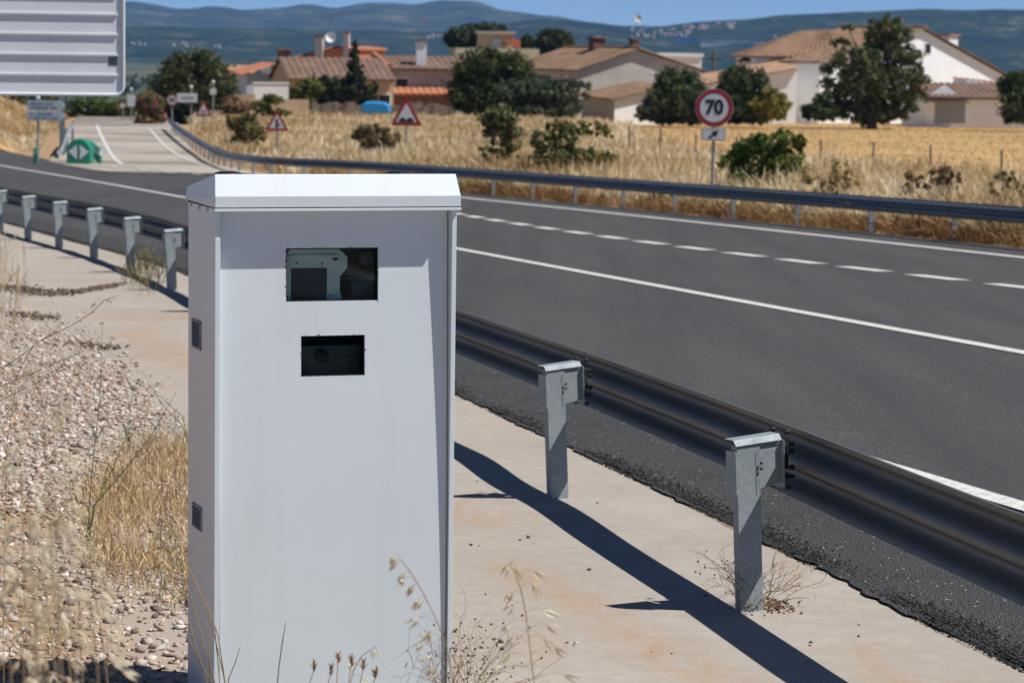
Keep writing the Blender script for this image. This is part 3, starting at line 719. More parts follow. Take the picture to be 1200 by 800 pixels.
# louvred vents in the left side
def onside(px, py):
    r = ray(px, py); o = Vector((0, 0, EYE)); n = ex; p0 = Vector((cl.x, cl.y, 0))
    t = n.dot(p0 - o) / n.dot(r); p = o + r * t - Vector((cl.x, cl.y, base_z)); return p.dot(ey), p.z
M_vframe = mat('vent_frame', (.42, .41, .40), .7, col2=(.20, .13, .08), vscale=22)
for (xb, xf, yt, yb_) in ((226, 236, 374, 411), (226.5, 236.5, 592, 623)):
    ya_, _ = onside(xb, yt); yf, zt = onside(xf, yt + 3); _, zb = onside(xf, yb_)
    if ya_ < yf: ya_, yf = yf, ya_
    mb = MB(); e = .007
    mb.box((-.005, yf, zb), (-.0006, yf + e, zt)); mb.box((-.005, ya_ - e, zb), (-.0006, ya_, zt)); mb.box((-.0052, yf, zt - e), (-.0006, ya_, zt)); mb.box((-.0052, yf, zb), (-.0006, ya_, zb + e * 1.3))
    mb.box((-.0012, yf + e, zb + e), (-.0004, ya_ - e, zt - e), 1)
    v = mb.build('side_vent', [M_vframe, M_blackflat], cab, bevel=.001)
    mb = MB(); ns = 7
    for q in range(ns):
        z = zb + .016 + (zt - zb - .034) * q / (ns - 1)
        mb.add([(-.0008, yf + .011, z + .0035), (-.0065, yf + .011, z - .0035), (-.0065, ya_ - .011, z - .0035), (-.0008, ya_ - .011, z + .0035)], [(0, 1, 2, 3)])
    mb.build('louvre', M_vent, v)
# rust runs under the lid on the left side, and below the lower vent
mb = MB()
for yy, ww, ll in ((.03, .03, .010), (.13, .03, .016), (.25, .045, .018), (.39, .03, .012)):
    mb = MB()
    for _ in range(7):
        y = yy + random.uniform(-ww, ww) * .6; s_ = random.uniform(.003, .010); z = zA - .006 - random.uniform(0, ll)
        mb.add([(-.0006, y - s_, z), (-.0006, y, z - s_ * .5), (-.0006, y + s_, z - s_ * .1), (-.0006, y, z + s_ * .4)], [(0, 1, 2, 3)])
    mb.build('rust_stain', M_rust, cab)

# ================================================================== guardrails
def wprofile():
    p = [(-.153, .010), (-.1535, -.002)] + [(-.150 + .300 * q / 32, .0405 * (1 - math.copysign(abs(math.cos(2 * math.pi * (-.150 + .300 * q / 32) / .152)) ** .75, math.cos(2 * math.pi * (-.150 + .300 * q / 32) / .152)))) for q in range(33)] + [(.1535, -.002), (.153, .010)]
    return p
def beam(path, sgn, mtl, name, parent, topz):
    """path: list of (x,y,zground); beam back plane on path, crests towards sgn * right"""
    pr = wprofile(); V = []; n = len(path); m_ = len(pr)
    for i, p in enumerate(path):
        d = (Vector(path[min(i + 1, n - 1)]) - Vector(path[max(i - 1, 0)])); d.z = 0; d.normalize(); rt = Vector((d.y, -d.x, 0)) * sgn
        for (z, o) in pr: V.append(Vector(p) + rt * o + Vector((0, 0, topz - .155 + z)))
    Fq = [(i * m_ + j, i * m_ + j + 1, (i + 1) * m_ + j + 1, (i + 1) * m_ + j) for i in range(n - 1) for j in range(m_ - 1)]
    o = arrmesh(name, [tuple(v) for v in V], Fq, mtl, parent, smooth=True)
    s_ = o.modifiers.new('thick', 'SOLIDIFY'); s_.thickness = .004; s_.offset = 0
    o.modifiers.new('split', 'EDGE_SPLIT').split_angle = R(60)
    return o
# near rail: posts lean slightly away from the road
NP = [(-30 + 0, None)]
postY = [8.35, 11.97, 15.56, 19.3, 23.05, 26.8, 30.55, 34.33, 38.46, 42.11, 45.3, 48.3, 51.7, 55.3, 59, 63, 67, 71, 75, 79]
postY = [-3.0, .8, 4.6] + postY
near = empty('guardrail', (Xpost(12.0), 12.0, H(Xpost(12.0), 12.0)), 'grey metal guardrail on bracketed posts in front of the road beside the cabinet', 'guardrail')
nb = Vector(near.location)
OFFR = .285; OFFP = .225
def pdir(Y):
    a = Vector((float(Xpost(Y - 1.5)), Y - 1.5, 0)); b_ = Vector((float(Xpost(Y + 1.5)), Y + 1.5, 0)); return (b_ - a).normalized()
path = []
for Y in np.arange(-6, 82, .25):
    x = float(Xpost(Y)); d = pdir(Y); rt = Vector((d.y, -d.x, 0)); q = Vector((x, Y, 0)) + rt * float(np.interp(Y, [5, 9.3, 10.5, 12, 13.5, 16, 30], [.09, .175, .21, .265, .29, .31, .33]))
    path.append((q.x - nb.x, q.y - nb.y, -.0275 * q.y - nb.z))
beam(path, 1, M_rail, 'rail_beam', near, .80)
def near_post():
    """C-section post with its web towards the camera, local x = towards road, y = along road"""
    mb = MB(); h = .735; w_ = .125; t = .006; f_ = .038
    mb.box((-w_ / 2, 0, -.4), (w_ / 2, t, h)); mb.box((-w_ / 2, t + .0005, -.4), (-w_ / 2 + t, f_, h)); mb.box((w_ / 2 - t, t + .0005, -.4), (w_ / 2, f_, h))
    mb.box((-w_ / 2 + t + .0005, f_ - t, -.4), (-w_ / 2 + .02, f_, h)); mb.box((w_ / 2 - .02, f_ - t, -.4), (w_ / 2 - t - .0005, f_, h))
    return mb
def near_bracket():
    mb = MB(); t = .005; h = .748; xr = OFFP - .045
    mb.prism([(-.05, h - .012), (-.05, h - .225), (xr, h - .205), (xr, h - .012)], t, 0, Matrix.Translation((0, .0068, 0)))
    mb.add([(-.072, -.0078, h - .0125), (xr, -.0078, h - .0125), (xr, .012, h + .013), (-.072, .012, h + .012), (xr, .075, h + .013), (-.072, .075, h + .012), (xr, .075, h - .0), (-.072, .075, h - .0)], [(0, 1, 2, 3), (3, 2, 4, 5), (5, 4, 6, 7)])
    mb.box((xr + .0005, -.018, h - .225), (xr + t, .09, h - .012))
    # folded wings hugging the post
    mb.box((-.077, -.0085, h - .225), (-.0725, .06, h - .035)); mb.box((-.0775, -.0105, h - .225), (-.058, -.0083, h - .04))
    mb.box((.048, -.0095, h - .225), (.0515, -.0083, h - .035))
    return mb
def bracket_bolts():
    mb = MB(); h = .748
    for x, z in ((.062, h - .125), (.062, h - .10)):
        mb.lathe([(.008, 0), (.008, .004), (.004, .005), (.004, .007), (0, .0075)], 6, 0, Matrix.Translation((x, -.0082, z)) @ Matrix.Rotation(R(90), 4, 'X'))
    return mb
def splice():
    mb = MB()
    for dz, dd in ((.125, .01), (-.125, .01), (.035, .035), (-.035, .035)):
        for yy in (.02, .12):
            mb.lathe([(.013, -.006), (.013, .004), (.008, .007), (.008, .016), (0, .017)], 6, 0, Matrix.Translation((OFFP - .004 + dd, yy, .635 + dz)) @ Matrix.Rotation(R(-90), 4, 'Y'))
    mb.box((OFFP - .045 + .006, -.0, .70), (OFFP + .03, .075, .712)); mb.box((OFFP - .045 + .006, -.0, .558), (OFFP + .03, .075, .57)); mb.box((OFFP - .04, -.0, .60), (OFFP - .004, .05, .67))
    return mb
proto = None
for Y in postY:
    x = float(Xpost(Y)) + .052; d = pdir(Y)
    if proto is None:
        proto = near_post().build('post', M_galv, near, bevel=.0015)
        br = near_bracket().build('bracket', M_galv, proto, bevel=.0012); bracket_bolts().build('bolt', M_dark, proto); splice().build('rail_bolt', M_dark, proto)
        o = proto
    else: o = copy_tree(proto, near)
    o.location = Vector((x, Y, H(x, Y))) - nb
    o.rotation_euler = (0, -.058 + random.uniform(-.012, .012), math.atan2(d.y, d.x) - math.pi / 2 + R(22) + random.uniform(-.03, .03))
# far rail: turns up the side road at its far end
fpath = []
for Y in np.arange(14, 98, 1.0):
    fpath.append(Vector((float(XR(Y)), Y, H(XR(Y), Y))))
for px, py in ((430, 213), (390, 209.5), (345, 205), (300, 200.5), (260, 196), (238, 190), (219, 181.5), (205, 173), (196, 165), (189, 157.5), (183, 150.5)):
    if px > 250:
        Y = np.interp(px, [250, 430], [108.5, 98.5]); q = W(px, py, Y); fpath.append(Vector((q.x, Y, H(q.x, Y))))
    else:
        g = Gt(px, py + 1.5, 100); fpath.append(Vector((g.x + .8, g.y, H(g.x + .8, g.y))))
fpath = [p for i, p in enumerate(fpath)]
for _ in range(3):
    fpath = [fpath[0]] + [(fpath[i - 1] + fpath[i] * 2 + fpath[i + 1]) / 4 for i in range(1, len(fpath) - 1)] + [fpath[-1]]
for p in fpath: p.z = H(p.x, p.y)
fo = fpath[40].copy()
farr = empty('guardrail', fo, 'long dark blue-grey guardrail along the far edge of the road below the dry grass', 'guardrail')
beam([tuple(p - fo) for p in fpath], -1, M_farrail, 'rail_beam', farr, .755)
cum = [0]
for i in range(1, len(fpath)): cum.append(cum[-1] + (fpath[i] - fpath[i - 1]).length)
cum = np.array(cum); fp = np.array([tuple(p) for p in fpath])
def fat(s): return Vector([float(np.interp(s, cum, fp[:, q])) for q in range(3)])
s0 = float(np.interp(53.71, fp[:84, 1], cum[:84])) % 4.0
proto = None; s_ = s0; kk = 0; rproto = None
while s_ < cum[-1]:
    p = fat(s_); d = (fat(min(s_ + .5, cum[-1])) - fat(max(s_ - .5, 0))).normalized(); rz = math.atan2(d.y, d.x) - math.pi / 2
    if proto is None:
        mb = MB(); mb.box((.10, -.0, -.4), (.22, .006, .70)); mb.box((.10, .0065, -.4), (.106, .06, .70)); mb.box((.214, .0065, -.4), (.22, .06, .70)); mb.box((.004, .005, .52), (.099, .05, .68))
        proto = o = mb.build('post', M_galv, farr)
    else: o = copy_tree(proto, farr)
    o.location = p - fo; o.rotation_euler = (0, 0, rz)
    if kk % 2 == 0:
        if rproto is None:
            mb = MB(); mb.box((-.03, -.05, -.05), (-.022, .05, .05)); rproto = q = mb.build('reflector', mat('amber_reflector', (.20, .075, .02), .4), farr)
        else: q = copy_tree(rproto, farr)
        q.location = p - fo + Vector((0, 0, .60)); q.rotation_euler = (0, 0, rz)
    s_ += 4.0; kk += 1
# ================================================================== signs
def pole(parent, r, z0, z1, name='pole', y=.03):
    mb = MB(); mb.tube([(0, y, z0), (0, y, z1)], r, 12); return mb.build(name, M_pole, parent)
def disc(mb, r0, r1, y, m=0, n=48):
    vs = []; 
    for rr in (r0, r1):
        for q in range(n): vs.append((rr * math.cos(2 * math.pi * q / n), y, rr * math.sin(2 * math.pi * q / n)))
    if r0 > 0: mb.add(vs, [(q, q + n, (q + 1) % n + n, (q + 1) % n) for q in range(n)], m)
    else: mb.add(vs[n:], [tuple(range(n - 1, -1, -1))], m)
def text_mesh(name, body, size, mtl, parent, loc, bold=.0, sx=1.0, ext=.002):
    cu = bpy.data.curves.new(name, 'FONT'); cu.body = body; cu.size = size; cu.align_x = 'CENTER'; cu.align_y = 'CENTER'; cu.offset = bold; cu.extrude = ext
    tmp = bpy.data.objects.new(name + '_src', cu); COL.objects.link(tmp)
    dg = bpy.context.evaluated_depsgraph_get(); me = bpy.data.meshes.new_from_object(tmp.evaluated_get(dg)); bpy.data.objects.remove(tmp)
    me.materials.clear(); me.materials.append(mtl)
    o = bpy.data.objects.new(name, me); COL.objects.link(o); o.parent = parent; o.location = loc; o.rotation_euler = (R(90), 0, 0); o.scale = (sx, 1, 1); return o
def roundel(name, label, px, py, dpx, Y, digits, cat='road sign', yaw=0, pole_to=None, plate=True):
    c = W(px, py, Y); r = dpx / 2 / F * Y; gz = H(c.x, Y)
    e = empty(name, (c.x, Y, gz), label, cat, rz=yaw); zc = c.z - gz
    mb = MB(); mb.lathe([(0, -.012), (r, -.012), (r, .012), (0, .012)], 48, 0, Matrix.Translation((0, 0, zc)) @ Matrix.Rotation(R(90), 4, 'X'), smooth=False)
    f = mb.build('sign_face', M_white, e); 
    mb = MB(); disc(mb, r * .745, r * .985, -.0145); rg = mb.build('red_ring', M_red, f); rg.location.z = zc
    if digits: text_mesh('digits', digits, r * 1.02, M_signblack, f, (0, -.016, zc), r * .045, .92)
    pole(e, .04, -.2, zc + r * .6, y=.055)
    return e, r, zc
e, r, zc = roundel('speed_limit_sign', 'round red and white 70 speed limit sign with a small arrow plate beneath', 837, 126.5, 44.5, 69.5, '70')
pw, ph = 29 / F * 69.5, 14.5 / F * 69.5; pz = zc - 31 / F * 69.5
mb = MB(); mb.box((-pw / 2, -.012, pz - ph / 2), (pw / 2, .008, pz + ph / 2)); pl = mb.build('arrow_plate', M_white, e, bevel=.01)
mb = MB()
bw = .012
for a, b_ in (((-pw / 2 + .012, pz - ph / 2 + .012), (pw / 2 - .012, pz - ph / 2 + .012 + bw)), ((-pw / 2 + .012, pz + ph / 2 - .012 - bw), (pw / 2 - .012, pz + ph / 2 - .012)),
              ((-pw / 2 + .012, pz - ph / 2 + .0245), (-pw / 2 + .012 + bw, pz + ph / 2 - .0245)), ((pw / 2 - .012 - bw, pz - ph / 2 + .0245), (pw / 2 - .012, pz + ph / 2 - .0245))):
    mb.add([(a[0], -.015, a[1]), (b_[0], -.015, a[1]), (b_[0], -.015, b_[1]), (a[0], -.015, b_[1])], [(0, 1, 2, 3)])
mb.build('plate_border', M_signblack, pl)
mb = MB()
def arrow2(mb, cx, cz, L, th, ang, y=-.0155, head=.11):
    pts = [(-L / 2, -th / 2), (L / 2 - head, -th / 2), (L / 2 - head, -head * .62), (L / 2, 0), (L / 2 - head, head * .62), (L / 2 - head, th / 2), (-L / 2, th / 2)]
    c, s_ = math.cos(ang), math.sin(ang)
    mb.add([(cx + p[0] * c - p[1] * s_, y, cz + p[0] * s_ + p[1] * c) for p in pts], [tuple(range(7))])
arrow2(mb, 0, pz, .30, .055, R(38), head=.15); mb.build('arrow', M_signblack, pl)
def triangle_sign(name, label, px, ytop, ybot, wpx, Y, symbol, pole_bot=None):
    a = W(px, ybot, Y); wd = wpx / F * Y; ht = (ybot - ytop) / F * Y; gz = H(a.x, Y)
    e = empty(name, (a.x, Y, gz), label, 'road sign'); zb = a.z - gz
    def tri(k_, y, m=0):      # rounded triangle scaled about its centroid
        c = Vector((0, zb + ht / 3)); cs = [Vector((-wd / 2, zb)), Vector((wd / 2, zb)), Vector((0, zb + ht))]; out = []
        for i in range(3):
            p = c + (cs[i] - c) * k_; pr = c + (cs[i - 1] - c) * k_; nx_ = c + (cs[(i + 1) % 3] - c) * k_; rr = wd * .05
            out += [p + (pr - p).normalized() * rr, p + ((pr - p).normalized() + (nx_ - p).normalized()) * rr * .27, p + (nx_ - p).normalized() * rr]
        return [(q.x, q.y) for q in out]
    mb = MB(); mb.prism(tri(1, 0), .02, 0); f = mb.build('sign_face', M_red, e)
    mb = MB(); t = tri(.66, 0); mb.add([(p[0], -.004, p[1]) for p in t], [tuple(range(len(t)))]); fc = mb.build('white_panel', M_white, f)
    mb = MB(); symbol(mb, zb, wd, ht); mb.build('symbol', M_signblack, fc)
    pole(e, .045, -.2, zb + ht * .5, y=.07); return e
def sym_bumps(mb, zb, wd, ht):
    pts = [(-.235, .115)] + [(-.235 + .47 * q / 24, .155 + .105 * abs(math.sin(2 * math.pi * q / 24)) ** .8) for q in range(25)] + [(.235, .115)]
    mb.add([(p[0] * wd, -.008, zb + p[1] * wd) for p in pts], [tuple(range(len(pts)))])
def sym_junction(mb, zb, wd, ht):
    mb.add([(x * wd, -.008, zb + z * wd) for x, z in ((-.055, .12), (.045, .12), (.045, .42), (.075, .42), (-.005, .54), (-.085, .42), (-.055, .42))], [tuple(range(7))])
    mb.add([(x * wd, -.0085, zb + z * wd) for x, z in ((.046, .27), (.15, .19), (.17, .23), (.046, .34))], [(0, 1, 2, 3)])
def sym_arrows(mb, zb, wd, ht):
    for sx, d in ((-.085, 1), (.085, -1)):
        z0, z1 = (.13, .40) if d > 0 else (.40, .13)
        mb.add([((sx + x) * wd, -.008, zb + (z0 + (z1 - z0) * t) * wd) for x, t in ((-.035, 0), (.035, 0), (.035, .6), (.07, .6), (0, 1), (-.07, .6), (-.035, .6))], [tuple(range(7))])
triangle_sign('warning_sign', 'larger red triangle warning sign with a two-hump bumpy road symbol in the dry grass', 476, 113, 147.5, 37, 118, sym_bumps)
triangle_sign('warning_sign', 'smaller red triangle warning sign with a black side junction arrow in the dry grass', 324.5, 128.5, 153.5, 27.5, 126, sym_junction)
triangle_sign('warning_sign', 'red triangle warning sign with two arrows below the white place name board', 238.5, 117.5, 136.5, 19, 172, sym_arrows)
roundel('speed_limit_sign', 'small distant round red and white 50 sign left of the white place name board', 201.5, 117.5, 13, 176, '50')
# place-name board (lettering too far to read)
def board(name, label, x0, x1, y0, y1, Y, post_x, rows, cat='sign'):
    a = W(x0, y1, Y); b_ = W(x1, y0, Y); gz = H((a.x + b_.x) / 2, Y); e = empty(name, ((a.x + b_.x) / 2, Y, gz), label, cat)
    hw = (b_.x - a.x) / 2; z0, z1 = a.z - gz, b_.z - gz
    mb = MB(); mb.box((-hw, 0, z0), (hw, .03, z1)); f = mb.build('board', M_white, e, bevel=.01)
    if rows:
        mb = MB()
        for zr, n_, hh in rows:
            x = -hw * .62; zz = z0 + (z1 - z0) * zr
            while x < hw * .62:
                wl = random.uniform(.06, .12) * hw; mb.add([(x, -.004, zz - hh), (x + wl, -.004, zz - hh), (x + wl, -.004, zz + hh), (x, -.004, zz + hh)], [(0, 1, 2, 3)]); x += wl * 1.45
        mb.build('lettering', mat('faded_lettering', (.32, .33, .34), .6), f)
    px_ = W(post_x, y0, Y).x - (a.x + b_.x) / 2
    p_ = pole(e, .05, -.2, z1 + .35, y=.09); p_.location.x = px_
    mb = MB(); mb.lathe([(.0, .10), (.09, .09), (.10, 0), (.09, -.09), (0, -.1)], 12, 0, Matrix.Translation((px_, .09, z1 + .42))); mb.build('post_cap', M_white, e)
    return e
board('place_name_sign', 'white place name board on a post beside the side road, above the red triangle', 207.5, 231, 110, 120, 178, 224, [(.5, 8, .09)])
board('distant_sign', 'small plain white sign board beyond the crest of the side road beside the pink oleander', 149, 158.5, 112, 125, 200, 153.5, [])
roundel('round_sign', 'tiny distant round sign with red ring beyond the crest of the side road', 143.5, 124, 8, 205, '')
board('small_marker_sign', 'small pale box-like sign on a thick post right of the place name board', 246, 253, 104, 111, 180, 249.5, [])
# direction sign with two arrow blades
e0 = W(44, 141, 128); gz = H(e0.x, 128); ds = empty('direction_sign', (e0.x, 128, gz), 'pale direction sign with two arrow-shaped blades pointing right on a thin post', 'direction sign')
ppm = F / 128
M_arrow = mat('pale_blue_white', (.52, .56, .60), .5)
for (y0, y1) in ((118.5, 129.5), (130.5, 141.5)):
    za, zb = W(44, y1, 128).z - gz, W(44, y0, 128).z - gz; xl, xr, xt = (32 - 44) / ppm, (71 - 44) / ppm, (75.5 - 44) / ppm
    mb = MB(); mb.prism([(xl, za), (xr, za), (xt, (za + zb) / 2), (xr, zb), (xl, zb)], .05); f = mb.build('arrow_blade', M_arrow, ds, bevel=.01)
    mb = MB(); z = (za + zb) / 2
    for zz, x0_, x1_ in ((z + .09, xl + .15, xr - .35), (z - .09, xl + .15, xr - .15)):
        x = x0_
        while x < x1_: wl = random.uniform(.05, .12); mb.add([(x, -.005, zz - .05), (x + wl, -.005, zz - .05), (x + wl, -.005, zz + .05), (x, -.005, zz + .05)], [(0, 1, 2, 3)]); x += wl + random.choice((.03, .03, .10))
    mb.build('lettering', mat('grey_lettering', (.17, .19, .21), .6), f)
pole(ds, .05, -.2, W(44, 115.5, 128).z - gz, y=.1)
mb = MB(); mb.lathe([(0, .09), (.08, .07), (.09, 0), (.08, -.07), (0, -.09)], 12, 0, Matrix.Translation((0, .1, W(44, 115, 128).z - gz))); mb.build('post_cap', M_white, ds)
# support post and brace of the tall sign behind, with the end of its guardrail
g = W(73, 186, 136); gp_ = empty('sign_gantry_post', (g.x, g.y, H(g.x, g.y)), 'thick grey steel post standing behind the direction sign under the big board', 'post')
t_ = W(71, 108, g.y); mb = MB(); L_ = t_.z - gp_.location.z; mb.box((-.12, -.13, -.8), (.12, -.11, L_)); mb.box((-.12, .11, -.8), (.12, .13, L_)); mb.box((-.02, -.109, -.8), (.02, .109, L_)); mb.build('post', M_galv, gp_)
mb = MB(); mb.box((-.28, -.24, -.05), (.28, .24, .03)); mb.build('base_plate', M_galv, gp_)
re = empty('guardrail', (g.x, g.y, g.z), 'short bent end of a grey guardrail dropping to the ground behind the direction sign', 'guardrail')
pp = []
for px, py, Y in ((87, 142, 150), (83, 146, 143), (80, 151, 139), (77, 160, 136), (74, 169, 133), (71.5, 174, 131)):
    q = W(px, py, Y); pp.append((q.x - g.x, Y - g.y, q.z - g.z + .0))
beam([(p[0], p[1], p[2] - .31) for p in pp], 1, M_galv, 'rail_beam', re, .31)
for i in (0, 2): 
    p = pp[i]; mb = MB(); zg = H(p[0] + g.x, p[1] + g.y) - g.z; mb.box((p[0] - .15, p[1] - .03, zg - .2), (p[0] - .03, p[1] + .03, max(p[2], zg + .3))); mb.build('post', M_galv, re)
# green domed divergence marker with two pale arrow heads
c = Gt(92, 193, 90); e = empty('divergence_marker', (c.x, c.y, H(c.x, c.y)), 'green dome-topped traffic marker with two pale arrowheads at the side road junction', 'traffic marker')
ppm = F / c.y; hw = 14 / ppm; ht = 30 / ppm; n_ = 28
pts = [(-hw, 0), (hw, 0)] + [(hw * math.cos(math.pi * q / n_), ht - hw + hw * math.sin(math.pi * q / n_)) for q in range(n_ + 1)]
mb = MB(); mb.prism(pts, 1.0); bd = mb.build('body', M_green, e, bevel=.05)
for sgn in (-1, 1):
    mb = MB(); mb.add([(sgn * x * hw, -.012, z * ht) for x, z in ((.12, .78), (.86, .50), (.12, .20))], [(0, 1, 2)] if sgn < 0 else [(2, 1, 0)])
    mb.add([(sgn * x * hw, -.012, z * ht) for x, z in ((.12, .78), (.30, .82), (.30, .72))], [(0, 1, 2)]) if False else None
    mb.build('arrowhead', M_white, bd)
# green flexible posts receding behind it
proto = None
for q in range(6):
    px = 107.5 + q * 1.9; py = 183 + q * 1.9
    g = Gt(px, py, 90)
    if proto is None:
        proto = e = empty('flexible_post', (g.x, g.y, H(g.x, g.y)), 'slim green flexible post in the short row behind the green dome marker', 'bollard', 'green flexible posts behind the dome marker')
        mb = MB(); mb.lathe([(.10, 0), (.10, .65), (.07, .72), (0, .74)], 14); mb.build('post', M_green, e)
        mb = MB(); mb.lathe([(.104, .40), (.104, .52)], 14); mb.lathe([(.104, .56), (.104, .62)], 14); mb.build('reflective_band', M_white, e)
    else:
        e = copy_tree(proto); e.location = (g.x, g.y, H(g.x, g.y))
g = Gt(41.5, 191.5, 90); e = empty('flexible_post', (g.x, g.y, H(g.x, g.y)), 'single dark green delineator post at the foot of the direction sign', 'bollard')
mb = MB(); mb.box((-.09, -.05, 0), (.09, .05, .66)); mb.build('post', M_green, e, bevel=.02); mb = MB(); mb.box((-.07, -.054, .40), (.07, -.0505, .56)); mb.build('reflective_band', mat('pale_green_band', (.25, .45, .38), .4), e)
# ------------------------------------------------------------------ big board seen from behind, upper left
BY = 24.0
br_ = W(145.5, 111.5, BY); br_ = W(145.0, 111.5, BY + 3.275 * math.sin(R(13))); bx0 = br_.x - 3.275 * math.cos(R(13)) - 1.0; bz0 = br_.z; bw_ = 4.275; row = 24.1 / F * BY; nrow = 11
e = empty('billboard', (bx0 + 1.0, BY, H(bx0 + 1.0, BY)), 'large grey metal road sign board seen from behind with horizontal ribs', 'sign board', rz=R(13))
ox = Vector((bx0 - (bx0 + 1.0), 0, bz0 - e.location.z))
rad = .075; hh = nrow * row
pts = [(0, 0), (bw_ - rad, 0)] + [(bw_ - rad + rad * math.sin(q * math.pi / 12), rad - rad * math.cos(q * math.pi / 12)) for q in range(1, 7)] + [(bw_, hh), (0, hh)]
mb = MB(); mb.prism(pts, .012, 0, Matrix.Translation(ox + Vector((0, .03, 0)))); pn = mb.build('panel', M_signgrey, e)
mb = MB()
ring = [(bw_ - .0, hh)] + [(bw_ - rad + rad * math.sin(q * math.pi / 12), rad - rad * math.cos(q * math.pi / 12)) for q in range(6, -1, -1)] + [(0, 0)]
mb.tube([ox + Vector((p[0], .018, p[1])) for p in ring], .014, 8); mb.build('frame', M_signgrey, e)
for q in range(1, nrow):
    z = row * q - .004; mb = MB()
    mb.box((ox.x + .02, .012, ox.z + z - .010), (ox.x + bw_ - .05, .0295, ox.z + z + .010)); mb.build('rib', M_signgrey, e, bevel=.003)
st = W(129.5, 72, BY); sc_ = BY / F
mb = MB(); lx = st.x - e.location.x; lz = st.z - e.location.z
for q in range(5): mb.box((lx + (-5 + q * 2.2) * sc_, .026, lz - (6 - random.uniform(0, 1)) * sc_), (lx + (-5 + q * 2.2 + 1.5) * sc_, .0285, lz + (5.5 - random.uniform(0, 1)) * sc_))
mb.build('sticker', M_signblack, e)
for x in (.75, 2.2):
    mb = MB(); mb.tube([(ox.x + x, .10, -.3), (ox.x + x, .10, ox.z + hh - .2)], .055, 12); mb.build('post', M_galv, e)

# ================================================================== houses beyond the field
M_tile = mat('old_roof_tile', (.125, .075, .045), .9, col2=(.27, .165, .10), vscale=.9, detail=9, stops=(.3, .7))
M_tile_red = mat('red_roof_tile', (.36, .13, .07), .85, col2=(.46, .19, .10), vscale=.8, detail=9)
M_tile_dark = mat('dark_roof_tile', (.13, .08, .058), .9, col2=(.20, .13, .09), vscale=.9, detail=9)
M_wh = mat('white_render', (.76, .79, .82), .85, col2=(.83, .86, .88), vscale=.5, detail=9)
M_wg = mat('grey_render', (.36, .355, .345), .9, col2=(.46, .45, .43), vscale=.45, detail=10)
M_wtan = mat('tan_render', (.40, .29, .19), .9, col2=(.48, .36, .25), vscale=.6, detail=9)
M_wcream = mat('cream_render', (.55, .50, .33), .9, col2=(.60, .55, .40), vscale=.6)
M_wblue = mat('pale_blue_render', (.46, .53, .60), .9, col2=(.52, .58, .64), vscale=.6)
M_brick = mat('brown_brick', (.12, .06, .045), .9, col2=(.19, .10, .07), vscale=2.5)
M_pane = mat('dark_window', (.012, .012, .016), .25)
M_shut = mat('brown_shutter', (.05, .025, .022), .6)
def corr(mb, p00, p10, p11, p01, pitch=.5, amp=.10, th=.10, m=0):
    """barrel-tiled slope: rolls run from the 0x edge (ridge) to the 1x edge (eave)"""
    p00, p10, p11, p01 = map(Vector, (p00, p10, p11, p01))   # p00->p10 along ridge ; p01->p11 along eave
    n = max(1, int(max((p10 - p00).length, (p11 - p01).length) / pitch)) * 4
    nr = (p10 - p00).cross(p01 - p00)
    if nr.length < 1e-6: nr = (p11 - p01).cross(p00 - p01)
    nr.normalize(); nr = nr if nr.z > 0 else -nr
    vs = []
    for i in range(n + 1):
        t = i / n; o = nr * (amp * abs(math.sin(math.pi * i / 4)) if True else 0)
        a = p00.lerp(p10, t); b_ = p01.lerp(p11, t)
        vs += [a + o, b_ + o, b_ - nr * th]
    fs = []
    for i in range(n):
        q = 3 * i; fs += [(q, q + 3, q + 4, q + 1), (q + 1, q + 4, q + 5, q + 2)]
    mb.add(vs, fs, m)
def wallpoly(mb, poly, d, m=0): mb.prism(poly, d, m)
def rectface(mb, x0, x1, z0, z1, y, d=.06): mb.box((x0, y - d, z0), (x1, y + .02, z1))
def place(name, label, px, pbase, Y, yaw, cat='house', group=None):
    a = W(px, pbase, Y); z = min(a.z, H(a.x, Y) + .3)
    return empty(name, (a.x, Y, z), label, cat, group, rz=R(yaw))
def m2(px, Y): return px / F * Y
def window(parent, x0, x1, z0, z1, y=0, face='front', frame=M_wh, pane=M_pane, name='window'):
    mb = MB(); e = .09
    mb.box((x0 - e, y - .05, z0 - e), (x1 + e, y - .003, z0)); mb.box((x0 - e, y - .05, z1), (x1 + e, y - .003, z1 + e)); mb.box((x0 - e, y - .05, z0 + .001), (x0, y - .003, z1 - .001)); mb.box((x1, y - .05, z0 + .001), (x1 + e, y - .003, z1 - .001))
    f = mb.build(name, frame, parent); mb = MB(); mb.box((x0 + .002, y - .03, z0 + .002), (x1 - .002, y - .005, z1 - .002)); mb.build('pane', pane, f); return f
def door_(parent, x0, x1, z1, y=0, mt=M_shut, name='door'):
    mb = MB(); mb.box((x0, y - .05, 0.02), (x1, y - .004, z1)); return mb.build(name, mt, parent)
def chimney(parent, x, y, z0, z1, wd, mt, cap=M_tile):
    mb = MB(); mb.box((x - wd / 2, y - wd / 2, z0), (x + wd / 2, y + wd / 2, z1)); c = mb.build('chimney', mt, parent)
    mb = MB(); mb.box((x - wd * .65, y - wd * .65, z1 + .003), (x + wd * .65, y + wd * .65, z1 + .14)); mb.build('chimney_cap', cap, c); return c
def antenna(parent, x, y, z0, z1, arms=3):
    mb = MB(); mb.tube([(x, y, z0), (x, y, z1)], .025, 6)
    for q in range(arms): z = z1 - .25 * q - .05; mb.tube([(x - .55 + .08 * q, y, z), (x + .55 - .08 * q, y, z)], .016, 5)
    return mb.build('antenna', mat('antenna_metal', (.25, .25, .26), .5, .5) if 'antenna_metal' not in bpy.data.materials else bpy.data.materials['antenna_metal'], parent)

